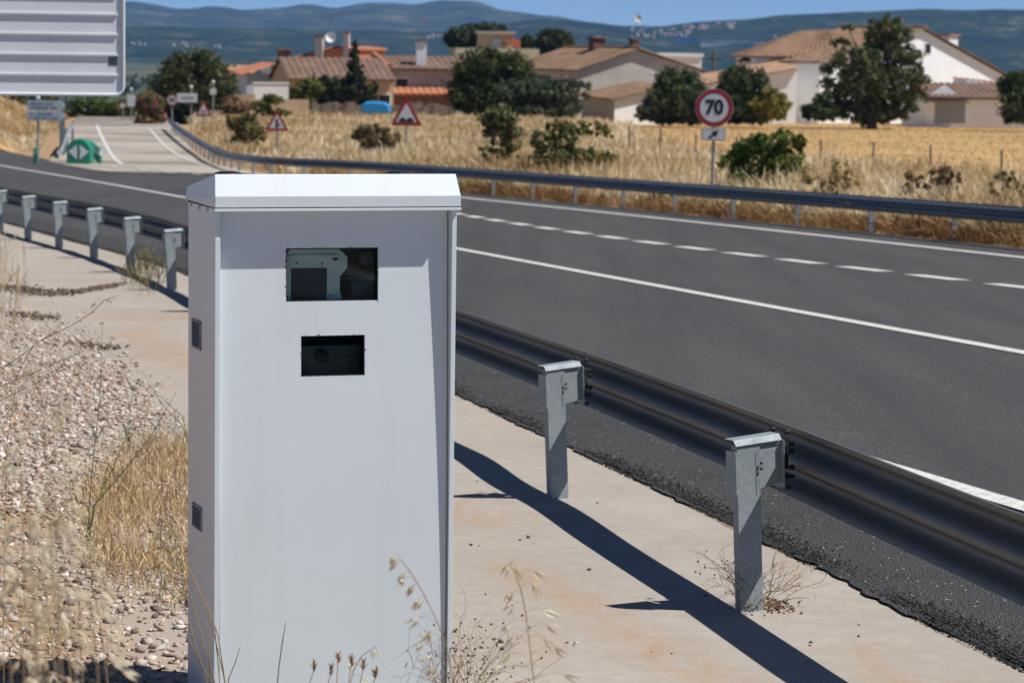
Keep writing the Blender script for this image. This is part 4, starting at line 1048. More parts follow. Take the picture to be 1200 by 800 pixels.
# --- white farmhouse at the right (gable end in the sun)
Y = 232; u = lambda px: m2(px, Y)
e = place('farmhouse', 'large white gabled farmhouse with a brown tiled roof and shuttered window at the right', 960, 136, Y, 38)
Wd, Dp = 24.2, 9.5; zl, zr_, xr_ = 4.75, 3.1, 11.9; zr = 7.6
wallm = MB(); wallm.prism([(0, -.5), (Wd, -.5), (Wd, zr_), (xr_, zr), (0, zl)], Dp); wl = wallm.build('wall', M_wh, e)
mb = MB(); o_ = .45; sl_l = (zr - zl) / xr_; sl_r = (zr - zr_) / (Wd - xr_)
corr(mb, (xr_, -o_, zr + .12), (xr_, Dp + o_, zr + .12), (-o_, Dp + o_, zl + .12 - sl_l * o_), (-o_, -o_, zl + .12 - sl_l * o_))
corr(mb, (xr_ , -o_, zr + .12), (xr_, Dp + o_, zr + .12), (Wd + o_, Dp + o_, zr_ + .12 - sl_r * o_), (Wd + o_, -o_, zr_ + .12 - sl_r * o_))
mb.tube([(xr_, -o_, zr + .2), (xr_, Dp + o_, zr + .2)], .16, 8); mb.build('roof', M_tile, e)
window(e, xr_ - .35 - 0 + .75, xr_ + .35 + .75, zr - 2.0, zr - 1.15, pane=M_pane); 
window(e, xr_ - 1.0, xr_ + .35, 2.55, 4.5, pane=M_shut, name='shuttered_window')
window(e, 3.4, 4.2, 5.0 - .5, 5.55 - .5, pane=M_pane)
chimney(e, 21.6, 6.0, 3.8, 7.2, 1.15, M_wh, M_tile_red)
# --- white wing with hipped roof left of it
Y = 236; e = place('farm_wing', 'white farm wing with a low hipped tile roof left of the white gabled farmhouse', 884, 135, Y, 6)
w_ = m2(98, Y); d_ = 9.0; ez = m2(72, Y); rz_ = m2(101, Y)
mb = MB(); mb.box((0, 0, -.5), (w_, d_, ez)); mb.build('wall', M_wh, e)
mb = MB(); A = (-.5, -.5, ez); B_ = (w_ + .2, -.5, ez); C_ = (w_ + .2, d_ + .5, ez); D_ = (-.5, d_ + .5, ez); R0 = (4.4, d_ / 2, rz_); R1 = (w_ + .2, d_ / 2, rz_ + .3)
corr(mb, R0, R1, B_, A); corr(mb, R0, R1, C_, D_); corr(mb, R0, R0, A, D_); mb.build('roof', M_tile, e)
for x in (1.0, 2.5, 4.4): window(e, x, x + .6, ez - 1.05, ez - .3)
door_(e, m2(63, Y), m2(69, Y), 1.7)
# --- lean-to in front
Y = 226; e = place('lean_to_shed', 'low white lean-to with a sloping orange tile roof, half hidden behind round bushes', 828, 134, Y, 10, 'shed')
w_ = m2(108, Y); d_ = 7.5; z0_, z1_ = m2(40, Y), m2(60, Y)
mb = MB(); mb.prism([(0, -.4), (w_, -.4), (w_, z1_), (0, z0_)], d_); mb.build('wall', M_wh, e)
mb = MB(); corr(mb, (w_ + .2, -.4, z1_ + .12), (w_ + .2, d_ + .4, z1_ + .5), (-.5, d_ + .4, z0_ + .4), (-.5, -.4, z0_ + .05)); mb.build('roof', mat('orange_roof_tile', (.33, .19, .115), .9, col2=(.42, .27, .17), vscale=.9), e)
# --- sheds in front of the farmhouse
Y = 222; e = place('outbuilding', 'low white outbuilding with grey rolled door in front of the white farmhouse', 1085, 136, Y, 8, 'shed')
w_ = m2(150, Y); d_ = 7; ez = m2(28, Y); rz_ = m2(46, Y); xs0 = m2(48, Y)
mb = MB(); mb.box((0, 0, -.4), (w_, d_, ez)); mb.prism([(.0, ez + .003), (xs0, ez + .003), (xs0 * .5, rz_ - .1)], .25, 0, Matrix.Translation((0, .4, 0))); mb.build('wall', M_wh, e)
mb = MB(); corr(mb, (-.0, d_ * .55, rz_), (w_ + .3, d_ * .55, rz_), (w_ + .3, -.5, ez + .12), (.2, -.5, ez + .12)); corr(mb, (0, d_ * .55, rz_), (w_ + .3, d_ * .55, rz_), (w_ + .3, d_ + .4, ez), (0, d_ + .4, ez)); mb.build('roof', M_tile_dark, e)
mb = MB(); mb.box((xs0 * .22, -.06, 0), (xs0 * .98, -.005, ez * .86)); mb.build('garage_door', mat('grey_door', (.28, .30, .33), .6), e)
mb = MB(); mb.box((0, -.9, ez * .88), (xs0, -.02, ez * .88 + .12)); mb.build('canopy', M_tile_dark, e)
Y = 228; e = place('outbuilding', 'narrow upper annex with red-brown roof against the white farmhouse gable', 1131, 128, Y, 10, 'shed')
w_ = m2(100, Y); ez = m2(40, Y)
mb = MB(); mb.prism([(0, 0), (w_, 0), (w_, ez), (0, ez + .7)], 3.2); mb.build('wall', M_wh, e)
mb = MB(); corr(mb, (-.2, 2.9, ez + .85), (w_, 2.9, ez + .2), (w_, -.4, ez - .3), (.8, -.4, ez - .2)); mb.build('roof', mat('red_brown_tile', (.25, .10, .065), .9, col2=(.33, .15, .09), vscale=1.1), e)
# --- grey barn in the middle
Y = 216; e = place('barn', 'grey rendered barn with a wide gable and brown tiled roof in the middle', 676, 134, Y, 24, 'barn')
w_ = m2(152, Y) / math.cos(R(24)) * .97; d_ = 13.0; ez = m2(57, Y); rz_ = m2(81, Y); xr_ = w_ * .48
mb = MB(); mb.prism([(0, -.5), (w_, -.5), (w_, ez + .1), (xr_, rz_), (0, ez)], d_); mb.build('wall', M_wg, e)
mb = MB(); o_ = .4; s1 = (rz_ - ez) / xr_
corr(mb, (xr_, -o_, rz_ + .12), (xr_, d_ + o_, rz_ + .12), (-o_, d_ + o_, ez + .12 - s1 * o_), (-o_, -o_, ez + .12 - s1 * o_)); corr(mb, (xr_, -o_, rz_ + .12), (xr_, d_ + o_, rz_ + .12), (w_ + o_, d_ + o_, ez + .15 - s1 * o_), (w_ + o_, -o_, ez + .15 - s1 * o_))
mb.tube([(xr_, -o_, rz_ + .2), (xr_, d_ + o_, rz_ + .2)], .14, 8); mb.build('roof', M_tile, e)
mb = MB(); mb.box((-.06, 5.0, ez - 2.6), (-.004, 9.5, ez - .5)); mb.build('opening', M_pane, e)
chimney(e, xr_ - .4, 6.5, rz_ - .3, rz_ + .9, 1.0, M_brick); chimney(e, xr_ + .5, 1.6, rz_ - .5, rz_ + .8, .6, M_brick)
antenna(e, xr_ + .4, 1.0, rz_, rz_ + 3.0); 
mb = MB(); mb.lathe([(0, 0), (.2, .04), (.3, .12)], 16, 0, Matrix.Translation((xr_ + .4, .9, rz_ + 2.4)) @ Matrix.Rotation(R(75), 4, 'X')); mb.build('dish', M_wg, e)
Y = 208; e = place('lean_to_shed', 'white lean-to shed, shaded side coloured grey, with a sloping tile roof against the middle grey barn', 720, 133.5, Y, 28, 'shed')
w_ = m2(62, Y) / math.cos(R(28)); d_ = 5.0; z0_, z1_ = m2(25, Y), m2(40, Y)
mb = MB(); mb.prism([(0, -.4), (w_, -.4), (w_, z1_), (0, z0_)], d_); mb.build('wall', M_wh, e)
mb = MB(); mb.box((-.02, .02, 0), (-.003, d_ - .02, z0_ - .05)); mb.box((-.06, 1.2, 0), (-.021, 3.2, z0_ - .4)); mb.build('shade_grey_side', M_wg, e)  # grey over the white wall paints in the shade on this side
mb = MB(); corr(mb, (w_ + .2, -.4, z1_ + .12), (w_ + .2, d_ + .3, z1_ + .3), (-.5, d_ + .3, z0_ + .25), (-.5, -.4, z0_ + .02)); mb.build('roof', M_tile, e)
Y = 262; e = place('white_house', 'plain white flat-topped block rising behind the right slope of the grey barn', 772, 120, Y, 8)
mb = MB(); mb.box((0, 0, -2), (m2(50, Y), 8, m2(67, Y))); mb.build('wall', M_wh, e); mb = MB(); mb.box((-.15, -.15, m2(67, Y) + .003), (m2(50, Y) + .15, 8.1, m2(67, Y) + .3)); mb.build('parapet', M_wh, e)
# --- long tiled house at the left centre
Y = 226; e = place('long_house', 'long tan house with a brown striped tile roof and shaded gable at the left', 341, 120, Y, 14)
w_ = m2(122, Y); d_ = 9.5; ez = m2(37, Y); rz_ = m2(60, Y)
mb = MB(); mb.box((0, 0, -1.5), (w_, d_, ez)); mb.prism([(0, ez + .003), (d_, ez + .003), (d_ / 2, rz_)], w_, 0, Matrix(((0, 1, 0, 0), (1, 0, 0, 0), (0, 0, 1, 0), (0, 0, 0, 1)))); mb.build('wall', M_wtan, e)
mb = MB(); corr(mb, (-.3, d_ / 2, rz_ + .1), (w_ + .1, d_ / 2, rz_ + .1), (w_ + .1, -.5, ez), (-.3, -.5, ez), .55, .09); corr(mb, (-.3, d_ / 2, rz_ + .1), (w_ + .1, d_ / 2, rz_ + .1), (w_ + .1, d_ + .5, ez), (-.3, d_ + .5, ez), .55, .09); mb.build('roof', M_tile_dark, e)
window(e, w_ - 1.2, w_ - .3, ez - 2.6, ez - 1.2); window(e, 3.0, 3.8, ez - 2.4, ez - 1.2)
Y = 232; e = place('white_house', 'pale house with tall white chimney and red lower roof, joined to the long tan house', 458, 124, Y, 6)
w_ = m2(112, Y); d_ = 9; ez = m2(47, Y); rz_ = m2(63, Y)
mb = MB(); mb.box((0, 0, -1.5), (w_, d_, ez)); mb.build('wall', M_wg, e)
mb = MB(); corr(mb, (-1.2, d_ / 2, rz_), (w_ + .4, d_ / 2, rz_), (w_ + .4, -.5, ez + .1), (-.2, -.5, ez + .1), .55, .09); corr(mb, (-.2, d_ / 2, rz_), (w_ + .4, d_ / 2, rz_), (w_ + .4, d_ + .5, ez), (-.2, d_ + .5, ez), .55, .09); rf = mb.build('roof', M_tile_dark, e)
mb = MB(); mb.tube([(-1.2, d_ / 2, rz_ + .1), (-.2, -.6, ez + .25)], .28, 8); mb.build('ridge_tiles', M_tile_red, rf)
window(e, m2(6, Y), m2(20, Y), ez - 2.2, ez - .7); chimney(e, m2(36, Y), 1.2, ez + .1, rz_ + 1.2, .85, M_wh); antenna(e, m2(38, Y), 2.5, rz_ - .2, rz_ + 3.5)
mb = MB(); corr(mb, (-.1, -.1, m2(27, Y)), (m2(74, Y), -.1, m2(27, Y)), (m2(74, Y), -2.4, m2(20, Y)), (-.1, -2.4, m2(20, Y))); mb.build('lower_roof', M_tile_red, e)
mb = MB(); mb.box((-.0, -2.0, -1.5), (m2(73, Y), -.2, m2(20, Y) - .1)); mb.build('brick_wall', M_brick, e)
# red-roofed house behind
Y = 252; e = place('red_roof_house', 'red-roofed house with chimneys rising behind the long tan house', 343, 112, Y, -12)
w_ = m2(76, Y); d_ = 10; ez = m2(52, Y); rz_ = m2(66, Y)
mb = MB(); mb.prism([(0, -2), (w_, -2), (w_, ez + 1.0), (w_ * .72, rz_), (0, ez)], d_); mb.build('wall', M_tile_red, e)
mb = MB(); corr(mb, (w_ * .72, -.4, rz_ + .1), (w_ * .72, d_, rz_ + .1), (-.4, d_, ez), (-.4, -.4, ez)); corr(mb, (w_ * .72, -.4, rz_ + .1), (w_ * .72, d_, rz_ + .1), (w_ + .3, d_, ez + 1), (w_ + .3, -.4, ez + 1)); mb.build('roof', M_tile_red, e)
chimney(e, w_ * .44, -.3, ez, ez + 2.0, .7, M_wg); chimney(e, w_ * .86, -.2, ez + .2, ez + 2.4, .5, M_wg)
antenna(e, w_ * .56, 1, rz_ - .5, rz_ + 3.2); mb = MB(); mb.lathe([(0, 0), (.35, .05), (.5, .18)], 16, 0, Matrix.Translation((w_ * .6, .2, rz_ + .9)) @ Matrix.Rotation(R(70), 4, 'X')); mb.build('dish', M_wh, e)
Y = 236; e = place('brick_chimney_house', 'squat brown-chimneyed house end beside the long tan house', 326, 118, Y, 12)
mb = MB(); mb.box((0, 0, -1), (m2(20, Y), 5, m2(50, Y))); mb.build('wall', M_wtan, e); chimney(e, m2(11, Y), 2.5, m2(50, Y) + .003, m2(67, Y), m2(14, Y), M_brick)
Y = 240; e = place('blue_house', 'small pale blue house with a red tiled roof at the left', 289, 118, Y, 16)
w_ = m2(31, Y); d_ = 8; ez = m2(38, Y); rz_ = m2(50, Y)
mb = MB(); mb.box((0, 0, -1.5), (w_, d_, ez)); mb.build('wall', M_wblue, e)
mb = MB(); corr(mb, (w_ + .6, -.4, rz_), (w_ + .6, d_ + .4, rz_), (-.6, d_ + .4, ez - .1), (-.6, -.4, ez - .1)); mb.build('roof', M_tile_red, e)
Y = 256; e = place('orange_roof_house', 'low house with orange-brown roofs behind the dark round tree at the far left', 262, 116, Y, 10)
w_ = m2(34, Y); d_ = 8; ez = m2(24, Y); rz_ = m2(42, Y)
mb = MB(); mb.box((0, 0, -2), (w_, d_, ez)); mb.build('wall', M_wtan, e)
mb = MB(); corr(mb, (-.3, d_ / 2, rz_), (w_ + .3, d_ / 2, rz_), (w_ + .3, -.5, ez), (-.3, -.5, ez)); corr(mb, (-.3, d_ / 2, rz_), (w_ + .3, d_ / 2, rz_), (w_ + .3, d_ + .4, ez), (-.3, d_ + .4, ez)); mb.build('roof', mat('orange_tile', (.40, .20, .11), .9, col2=(.48, .27, .16), vscale=.8), e)
Y = 214; a = W(297, 114, Y); e = empty('garden_wall', (a.x, Y, H(a.x, Y)), 'bright white square garden wall in front of the pale blue house', 'wall', rz=R(10))
mb = MB(); zz = W(297, 98, Y).z - e.location.z; mb.box((0, 0, -.5), (m2(41, Y), .3, zz)); mb.build('wall', M_wh, e); mb = MB(); mb.box((-.05, -.05, zz + .003), (m2(41, Y) + .05, .35, zz + .1)); mb.build('coping', M_wh, e)
Y = 206; a = W(253, 133, Y); e = empty('garden_wall', (a.x, Y, H(a.x, Y)), 'low buff boundary wall right of the place name board', 'wall', rz=R(14))
zz = W(253, 110.5, Y).z - e.location.z; mb = MB(); mb.box((0, 0, -.5), (m2(46, Y), .3, zz)); mb.box((m2(46, Y) + .003, 0, -.5), (m2(110, Y), .3, zz - .35)); mb.build('wall', M_wtan, e); mb = MB(); mb.box((-.25, -.1, -.5), (-.003, .4, zz + .2)); mb.build('gate_pier', M_wg, e)
Y = 212; a = W(365, 130, Y); e = empty('stone_wall', (a.x, Y, H(a.x, Y)), 'low grey stone wall along the far edge of the dry grass under the conifer', 'wall', rz=R(4))
zz = W(365, 121, Y).z - e.location.z; mb = MB()
for q in range(26): mb.box((q * .42, random.uniform(-.06, .06), -.5), (q * .42 + .415, .5, zz * random.uniform(.85, 1.15)))
mb.build('wall', mat('grey_stone', (.17, .15, .13), .95, col2=(.28, .25, .22), vscale=1.5), e)
# apartment block with terrace
Y = 290; e = place('apartment_house', 'cream terrace-topped house with a stair tower and orange awning behind the dark trees', 534, 116, Y, 5)
w_ = m2(96, Y); zt_ = m2(50, Y); zp = m2(61, Y)
mb = MB(); mb.box((0, 0, -3), (w_, 10, zt_)); mb.build('wall', M_wcream, e); mb = MB(); mb.box((-.1, -.15, zt_ + .003), (w_ + .1, .1, zp)); mb.box((-.1, .103, zt_ + .003), (.1, 10, zp)); mb.build('parapet', M_wcream, e)
mb = MB(); mb.box((m2(30, Y), 3, zt_ + .003), (m2(70, Y), 7, m2(78, Y))); tw = mb.build('stair_tower', M_wtan, e); mb = MB(); mb.box((m2(27, Y), 2.6, m2(78, Y) + .003), (m2(72, Y), 7.4, m2(81, Y))); mb.build('tower_roof', M_wg, tw)
mb = MB(); mb.box((m2(45, Y), 2.9, zt_ + .1), (m2(55, Y), 2.99, m2(72, Y))); mb.build('door', M_wblue, tw)
mb = MB(); mb.prism([(m2(57, Y), m2(70, Y)), (m2(76, Y), m2(61, Y)), (m2(76, Y), m2(71, Y)), (m2(70, Y), m2(72, Y))], 1.8, 0, Matrix.Translation((0, .8, 0))); mb.build('awning', mat('orange_awning', (.55, .16, .06), .8), e)
antenna(e, m2(65, Y), 5, m2(80, Y), m2(105, Y))
# blue tarpaulin heap beside the stone wall
Y = 206; a = W(440, 128, Y); e = empty('covered_car', (a.x, Y, H(a.x, Y)), 'bright blue tarpaulin cover over a low pale shape in front of the brick wall', 'covered vehicle')
zt_ = W(440, 119.5, Y).z - e.location.z; hw = m2(17, Y)
pts = [(-hw, zt_ * .42), (-hw * .96, zt_ * .85), (-hw * .7, zt_ * .98), (-hw * .1, zt_), (hw * .6, zt_ * .96), (hw * .95, zt_ * .82), (hw, zt_ * .45)]
mb = MB(); mb.prism(pts, 1.8); cv = mb.build('cover', mat('blue_tarp', (.02, .26, .62), .5, col2=(.03, .33, .72), vscale=3), e, bevel=.12)
mb = MB(); mb.box((-hw * .9, .1, 0), (hw * .9, 1.7, zt_ * .41)); mb.build('body', mat('pale_body', (.45, .50, .55), .4), e, bevel=.1)
# ------------------------------------------------------------------ distant town on the hillside, far sheds on the plain
def hill_z(px, py, Y): return W(px, py, Y)
me_h = MB(); me_h.prism([(-4.5, -8), (4.5, -8), (4.5, 5.5), (0, 8.5), (-4.5, 5.5)], 9, 0)
me_h.add([(-5, -.4, 5.3), (0, -.4, 8.9), (0, 9.4, 8.9), (-5, 9.4, 5.3)], [(0, 1, 2, 3)], 1); me_h.add([(5, -.4, 5.3), (0, -.4, 8.9), (0, 9.4, 8.9), (5, 9.4, 5.3)], [(3, 2, 1, 0)], 1)
M_townw = mat('town_walls', (.62, .60, .57), .9); M_townr = mat('town_roofs', (.42, .22, .15), .9)
th0 = me_h.build('town_house', [M_townw, M_townr]); bpy.data.objects.remove(th0, do_unlink=False) if False else None
tag(th0, 'tiny pale house in the distant town on the hill slope', 'house', 'houses of the distant hillside town')
first = True
hillm = bpy.data.objects['hills'].data; hv = np.empty(len(hillm.vertices) * 3, np.float32); hillm.vertices.foreach_get('co', hv); hv = hv.reshape(-1, 3)
def on_hill(px, py):      # first hill vertex whose projection reaches py near column px, walking from the near foot
    tgt = None; r = ray(px, py)
    cols = hv[np.abs(hv[:, 0] / np.maximum(hv[:, 1], 1) - r.x / r.y) < .0012]
    if len(cols) == 0: return None
    zz = EYE + r.z / r.y * cols[:, 1]; ok = cols[cols[:, 2] >= zz]
    if len(ok) == 0: return None
    return ok[np.argmin(ok[:, 1])]
spots = []
for _ in range(105): spots.append((random.gauss(795, 30), None))
for px, _ in spots:
    px = min(max(px, 735), 852); py = np.interp(px, [735, 775, 800, 830, 852], [36, 37, 34, 29, 30]) + random.uniform(-2.5, 9 if px < 800 else 5)
    q = on_hill(px, py)
    if q is None: continue
    o = th0 if first else th0.copy()
    if not first: COL.objects.link(o)
    first = False
    s_ = random.uniform(.32, .62); o.location = (float(px - 600) / F * q[1], float(q[1]) - 6, float(q[2]) - .5); o.scale = (s_, s_, s_); o.rotation_euler.z = random.uniform(-.8, .8)
for px, py, n_ in ((158, 53, 6), (212, 53, 6), (250, 55, 5), (500, 44, 8), (520, 45, 5), (905, 43, 2), (690, 47, 6)):
    for _ in range(n_):
        xx = px + random.gauss(0, 7); q = on_hill(xx, py + random.uniform(-2, 2))
        if q is None: continue
        o = th0.copy(); COL.objects.link(o); o['label'] = 'tiny pale house scattered below the blue hills'; o['group'] = 'scattered houses below the hills'
        s_ = random.uniform(.25, .45); o.location = (float(xx - 600) / F * q[1], float(q[1]) - 8, float(q[2])); o.scale = (s_, s_, s_); o.rotation_euler.z = random.uniform(-.8, .8)
for name, label, px, py, wpx, hpx, cm in (('warehouse', 'distant blue warehouse below the hillside town', 800, 50.5, 26, 6, (.05, .18, .42)), ('warehouse', 'long distant white shed on the plain right of the blue warehouse', 845, 53.5, 60, 4, (.66, .67, .68)),
                                       ('warehouse', 'short distant pale shed at the right end of the long white shed', 886, 54, 16, 4, (.6, .6, .58))):
    q = on_hill(px, py); 
    if q is None: continue
    Yq = float(q[1]) - 15; sx_ = wpx / F * Yq; sz_ = hpx / F * Yq
    e = empty(name, ((px - 600) / F * Yq, Yq, float(q[2])), label, 'warehouse')
    mb = MB(); mb.box((-sx_ / 2, 0, -6), (sx_ / 2, 20, sz_ * .75)); mb.build('wall', mat('shed_wall', cm, .8), e)
    mb = MB(); mb.prism([(-sx_ / 2 - .5, sz_ * .75 + .01), (sx_ / 2 + .5, sz_ * .75 + .01), (sx_ / 2 + .5, sz_ * .85), (0, sz_), (-sx_ / 2 - .5, sz_ * .85)], 21, 0, Matrix.Translation((0, -.5, 0))); mb.build('roof', mat('shed_roof', tuple(min(.8, v * 1.15) for v in cm), .7), e)
# ================================================================== trees and shrubs
OL = ((.020, .032, .010), (.085, .105, .042)); DK = ((.012, .024, .008), (.05, .075, .022)); GR = ((.022, .045, .008), (.10, .15, .03)); PN = ((.014, .026, .012), (.045, .065, .028))
GG = ((.04, .055, .03), (.12, .145, .09)); YG = ((.07, .09, .015), (.22, .22, .05))
def rl(n, u0=.12, u1=.88, v0=.25, v1=.85, r0=.18, r1=.32, seed=0):
    rr = random.Random(seed); out = []
    for _ in range(n):
        u = rr.uniform(u0, u1); v = rr.uniform(v0, v1); k_ = 1 - 1.1 * abs(u - .5); v = min(v, v1 * (.45 + .6 * k_)); r_ = rr.uniform(r0, r1); out.append((u, v, r_, r_ * rr.uniform(.8, 1.1)))
    return out
tree('olive_tree', 'dark round olive tree beside the place name board at the left', 'tree', 174, 279, 61, 142, 206, [(.28, .45, .26, .40), (.52, .62, .30, .36), (.76, .45, .24, .38), (.45, .3, .35, .3), (.62, .8, .2, .2), (.36, .78, .16, .2)], 9000, .17, *OL)
tree('oleander_bush', 'pink flowering oleander bush at the right of the side road crest', 'bush', 157, 193, 107, 143, 194, [(.5, .55, .38, .42), (.3, .35, .25, .3), (.72, .4, .25, .35), (.8, .2, .2, .2)], 3000, .12, *GR, accent=(.30, (.50, .14, .17)), trunk=.06)
for x0, x1, yt, lab in ((76, 112, 117, 'bright green bush just right of the direction sign'), (104, 142, 115, 'bright green bush in the middle of the row behind the side road crest'), (130, 156, 121, 'smaller green bush nearest the pink oleander')):
    tree('green_bush', lab, 'bush', x0, x1, yt, 146, 214, rl(6, seed=x0) + [(.5, .3, .45, .3)], 2200, .15, (.035, .06, .012), (.12, .155, .035), trunk=.05)
for x0, x1, yt, yb, lab in ((-40, 12, 104, 130, 'dark hedge shrub under the big board at the picture edge'), (4, 40, 112, 130, 'dark hedge shrub under the big board beside the direction sign'), (36, 82, 110, 140, 'dark shrub behind the thick grey steel post')):
    tree('dark_shrub', lab, 'bush', x0, x1, yt, yb, 208, rl(5, seed=x0 + 90) + [(.5, .4, .5, .4)], 2000, .15, *OL, trunk=.05)
tree('dark_shrub', 'near-black hedge shape added for the shade under the tree between the round 50 sign and the place name post', 'bush', 202, 226, 119, 150, 197, [(.5, .5, .45, .45), (.3, .4, .3, .4), (.7, .4, .3, .4)], 1800, .14, (.006, .010, .005), (.015, .024, .010))  # added shrub standing in for shade under the tree, darkness put in leaf colours
# conifer: whorls narrowing to the top
cone = []
for q in range(9):
    v = .06 + .88 * q / 8; r_ = .46 * (1 - v) + .035
    for a_ in (-1, 0, 1): cone.append((.5 + a_ * r_ * .5, v - .02 * abs(a_), r_ * .55, .085))
tree('conifer', 'dark pointed conifer in front of the long tan house', 'tree', 391, 440, 50, 124, 213, cone, 6500, .13, (.008, .018, .010), (.03, .05, .026), shell=.3)
tree('green_bush', 'mixed yellow-green bush left of the conifer against the tan wall', 'bush', 338, 374, 91, 124, 216, rl(7, seed=5) + [(.5, .3, .45, .3)], 2400, .14, *GR, accent=(.2, (.30, .28, .07)), trunk=.05)
tree('green_bush', 'green garden bush touching the conifer on its left', 'bush', 366, 404, 88, 124, 217, rl(7, seed=6) + [(.5, .3, .45, .3)], 2600, .14, *DK, trunk=.05)
tree('green_bush', 'low dark garden bush touching the conifer on its right', 'bush', 424, 446, 98, 124, 215, rl(5, seed=7) + [(.5, .3, .45, .3)], 1500, .14, *DK, trunk=.05)
tree('broadleaf_tree', 'large dark bushy tree right of the bump warning sign', 'tree', 526, 630, 58, 136, 205, [(.35, .7, .3, .26), (.6, .72, .3, .24), (.24, .45, .24, .3), (.75, .5, .26, .34), (.5, .35, .42, .36), (.16, .25, .15, .22), (.48, .88, .16, .12)], 11000, .16, (.010, .020, .006), (.055, .078, .02), accent=(.05, (.15, .16, .03)))
tree('grey_green_bush', 'grey-green broad bush at the left foot of the grey barn', 'bush', 586, 682, 92, 135, 203, rl(9, seed=11) + [(.35, .4, .34, .4), (.7, .5, .3, .42), (.5, .2, .5, .24)], 7000, .15, (.022, .040, .022), (.075, .10, .062), trunk=.1)
tree('stone_pine', 'spreading dark pine crown behind the terraced cream house', 'tree', 521, 602, 29, 62, 318, [(.2, .45, .2, .4), (.42, .6, .25, .35), (.68, .62, .25, .36), (.85, .45, .16, .3)], 5500, .2, *PN, ground=-7)
tree('stone_pine', 'rounded dark pine crown right of the terraced cream house', 'tree', 626, 674, 36, 70, 314, [(.35, .55, .32, .42), (.65, .55, .3, .4), (.5, .75, .3, .25)], 5000, .2, *PN, ground=-7)
tree('stone_pine', 'small dark pine crown between the other two pines', 'tree', 606, 628, 41, 64, 322, [(.5, .55, .4, .42), (.35, .4, .3, .3)], 1800, .2, *PN, ground=-7)
tree('green_bush', 'round green bush right of the white lean-to and behind the field', 'bush', 756, 832, 82, 137, 203, [(.35, .68, .25, .3), (.62, .62, .28, .3), (.5, .35, .42, .34), (.8, .35, .2, .3), (.2, .25, .2, .25)], 7000, .15, *DK, trunk=.1)
tree('green_bush', 'low pale green bush growing at the corner of the white lean-to wall', 'bush', 744, 772, 105, 137, 202, rl(6, seed=15) + [(.5, .3, .4, .3)], 2000, .14, *GG, trunk=.05)
tree('green_bush', 'round dark bush directly behind the 70 sign', 'bush', 836, 906, 77, 136, 204, [(.4, .65, .3, .32), (.65, .6, .28, .32), (.5, .3, .45, .32), (.2, .35, .2, .25)], 6500, .15, *DK, trunk=.1)
tree('yellow_bush', 'yellow-green broom bush between the dark round bush and the white wing', 'bush', 884, 924, 104, 137, 202, rl(7, seed=17) + [(.5, .35, .42, .36)], 2800, .13, *YG, trunk=.05)
tree('holm_oak', 'tall loose-crowned green tree in front of the white farmhouse', 'tree', 958, 1088, 17, 138, 206, [(.62, .86, .16, .12), (.52, .74, .15, .12), (.74, .77, .14, .12), (.22, .70, .10, .07), (.27, .86, .05, .04), (.34, .55, .2, .15), (.62, .58, .24, .16), (.84, .52, .13, .14), (.18, .38, .15, .17), (.45, .35, .24, .2), (.74, .34, .2, .18),
     (.90, .33, .11, .16), (.55, .16, .22, .16), (.24, .18, .2, .14), (.82, .13, .12, .14), (.5, .05, .3, .1)], 11500, .17, (.016, .028, .008), (.085, .108, .038), shell=.45, trunk=.35)
tree('dark_shrub', 'dark evergreen shrub at the right edge in front of the outbuilding', 'bush', 1172, 1240, 84, 138, 203, rl(8, seed=21) + [(.5, .45, .45, .45)], 5000, .15, *DK, trunk=.1)
tree('dark_shrub', 'dark low foliage under the tall farmhouse tree on its left', 'bush', 938, 985, 112, 137, 204, rl(5, seed=22) + [(.5, .35, .45, .35)], 2400, .15, *DK, trunk=.05)
tree('fig_shrub', 'bright green leafy shrub beside the 70 sign behind the guardrail', 'shrub', 838, 948, 146, 226, 72.5, [(.75, .80, .17, .13), (.55, .70, .22, .18), (.35, .62, .18, .18), (.88, .70, .11, .12), (.45, .45, .3, .22), (.72, .5, .22, .22), (.20, .45, .16, .16), (.08, .42, .07, .08), (.3, .2, .22, .2), (.12, .12, .1, .14)], 5200, .062, (.020, .045, .006), (.105, .165, .028), trunk=.05, clump=18)
tree('bramble', 'dark green bramble in the dry grass left of the field, above the road bend', 'shrub', 560, 612, 129, 180, 92, rl(12, v0=.2, seed=24), 2200, .07, (.03, .05, .014), (.10, .13, .04), trunk=.03, accent=(.25, (.45, .36, .19)))
tree('bramble', 'wider green bramble spilling over the dry grass in front of the barn', 'shrub', 618, 724, 137, 185, 88, [(.3, .75, .1, .16), (.42, .68, .13, .2), (.55, .72, .12, .18), (.75, .72, .16, .16), (.92, .62, .07, .12), (.15, .45, .13, .22), (.35, .4, .2, .3)], 3800, .07, (.03, .05, .014), (.10, .13, .04), trunk=.03, accent=(.25, (.45, .36, .19)))
tree('dry_shrub', 'grey olive dry shrub in the grass left of the bump warning sign', 'shrub', 420, 462, 143, 188, 119, rl(9, seed=26) + [(.5, .4, .35, .4)], 2600, .09, (.10, .09, .045), (.19, .165, .085), trunk=.03)
tree('green_bush', 'olive green patch of bush left of the junction warning sign', 'shrub', 266, 304, 132, 170, 140, rl(7, seed=27) + [(.5, .4, .35, .4)], 1800, .10, (.07, .075, .028), (.17, .16, .06), trunk=.03)
tree('green_bush', 'small fresh green bush on top of the dry grass mound', 'bush', 298, 343, 111, 132, 175, rl(6, seed=28), 1700, .11, (.04, .07, .015), (.14, .17, .04), trunk=.03)
tree('brown_bush', 'faded brownish pink bush against the low buff boundary wall', 'bush', 256, 294, 112, 136, 198, rl(7, seed=29) + [(.5, .4, .42, .4)], 2000, .12, (.10, .065, .045), (.24, .16, .11), trunk=.03)
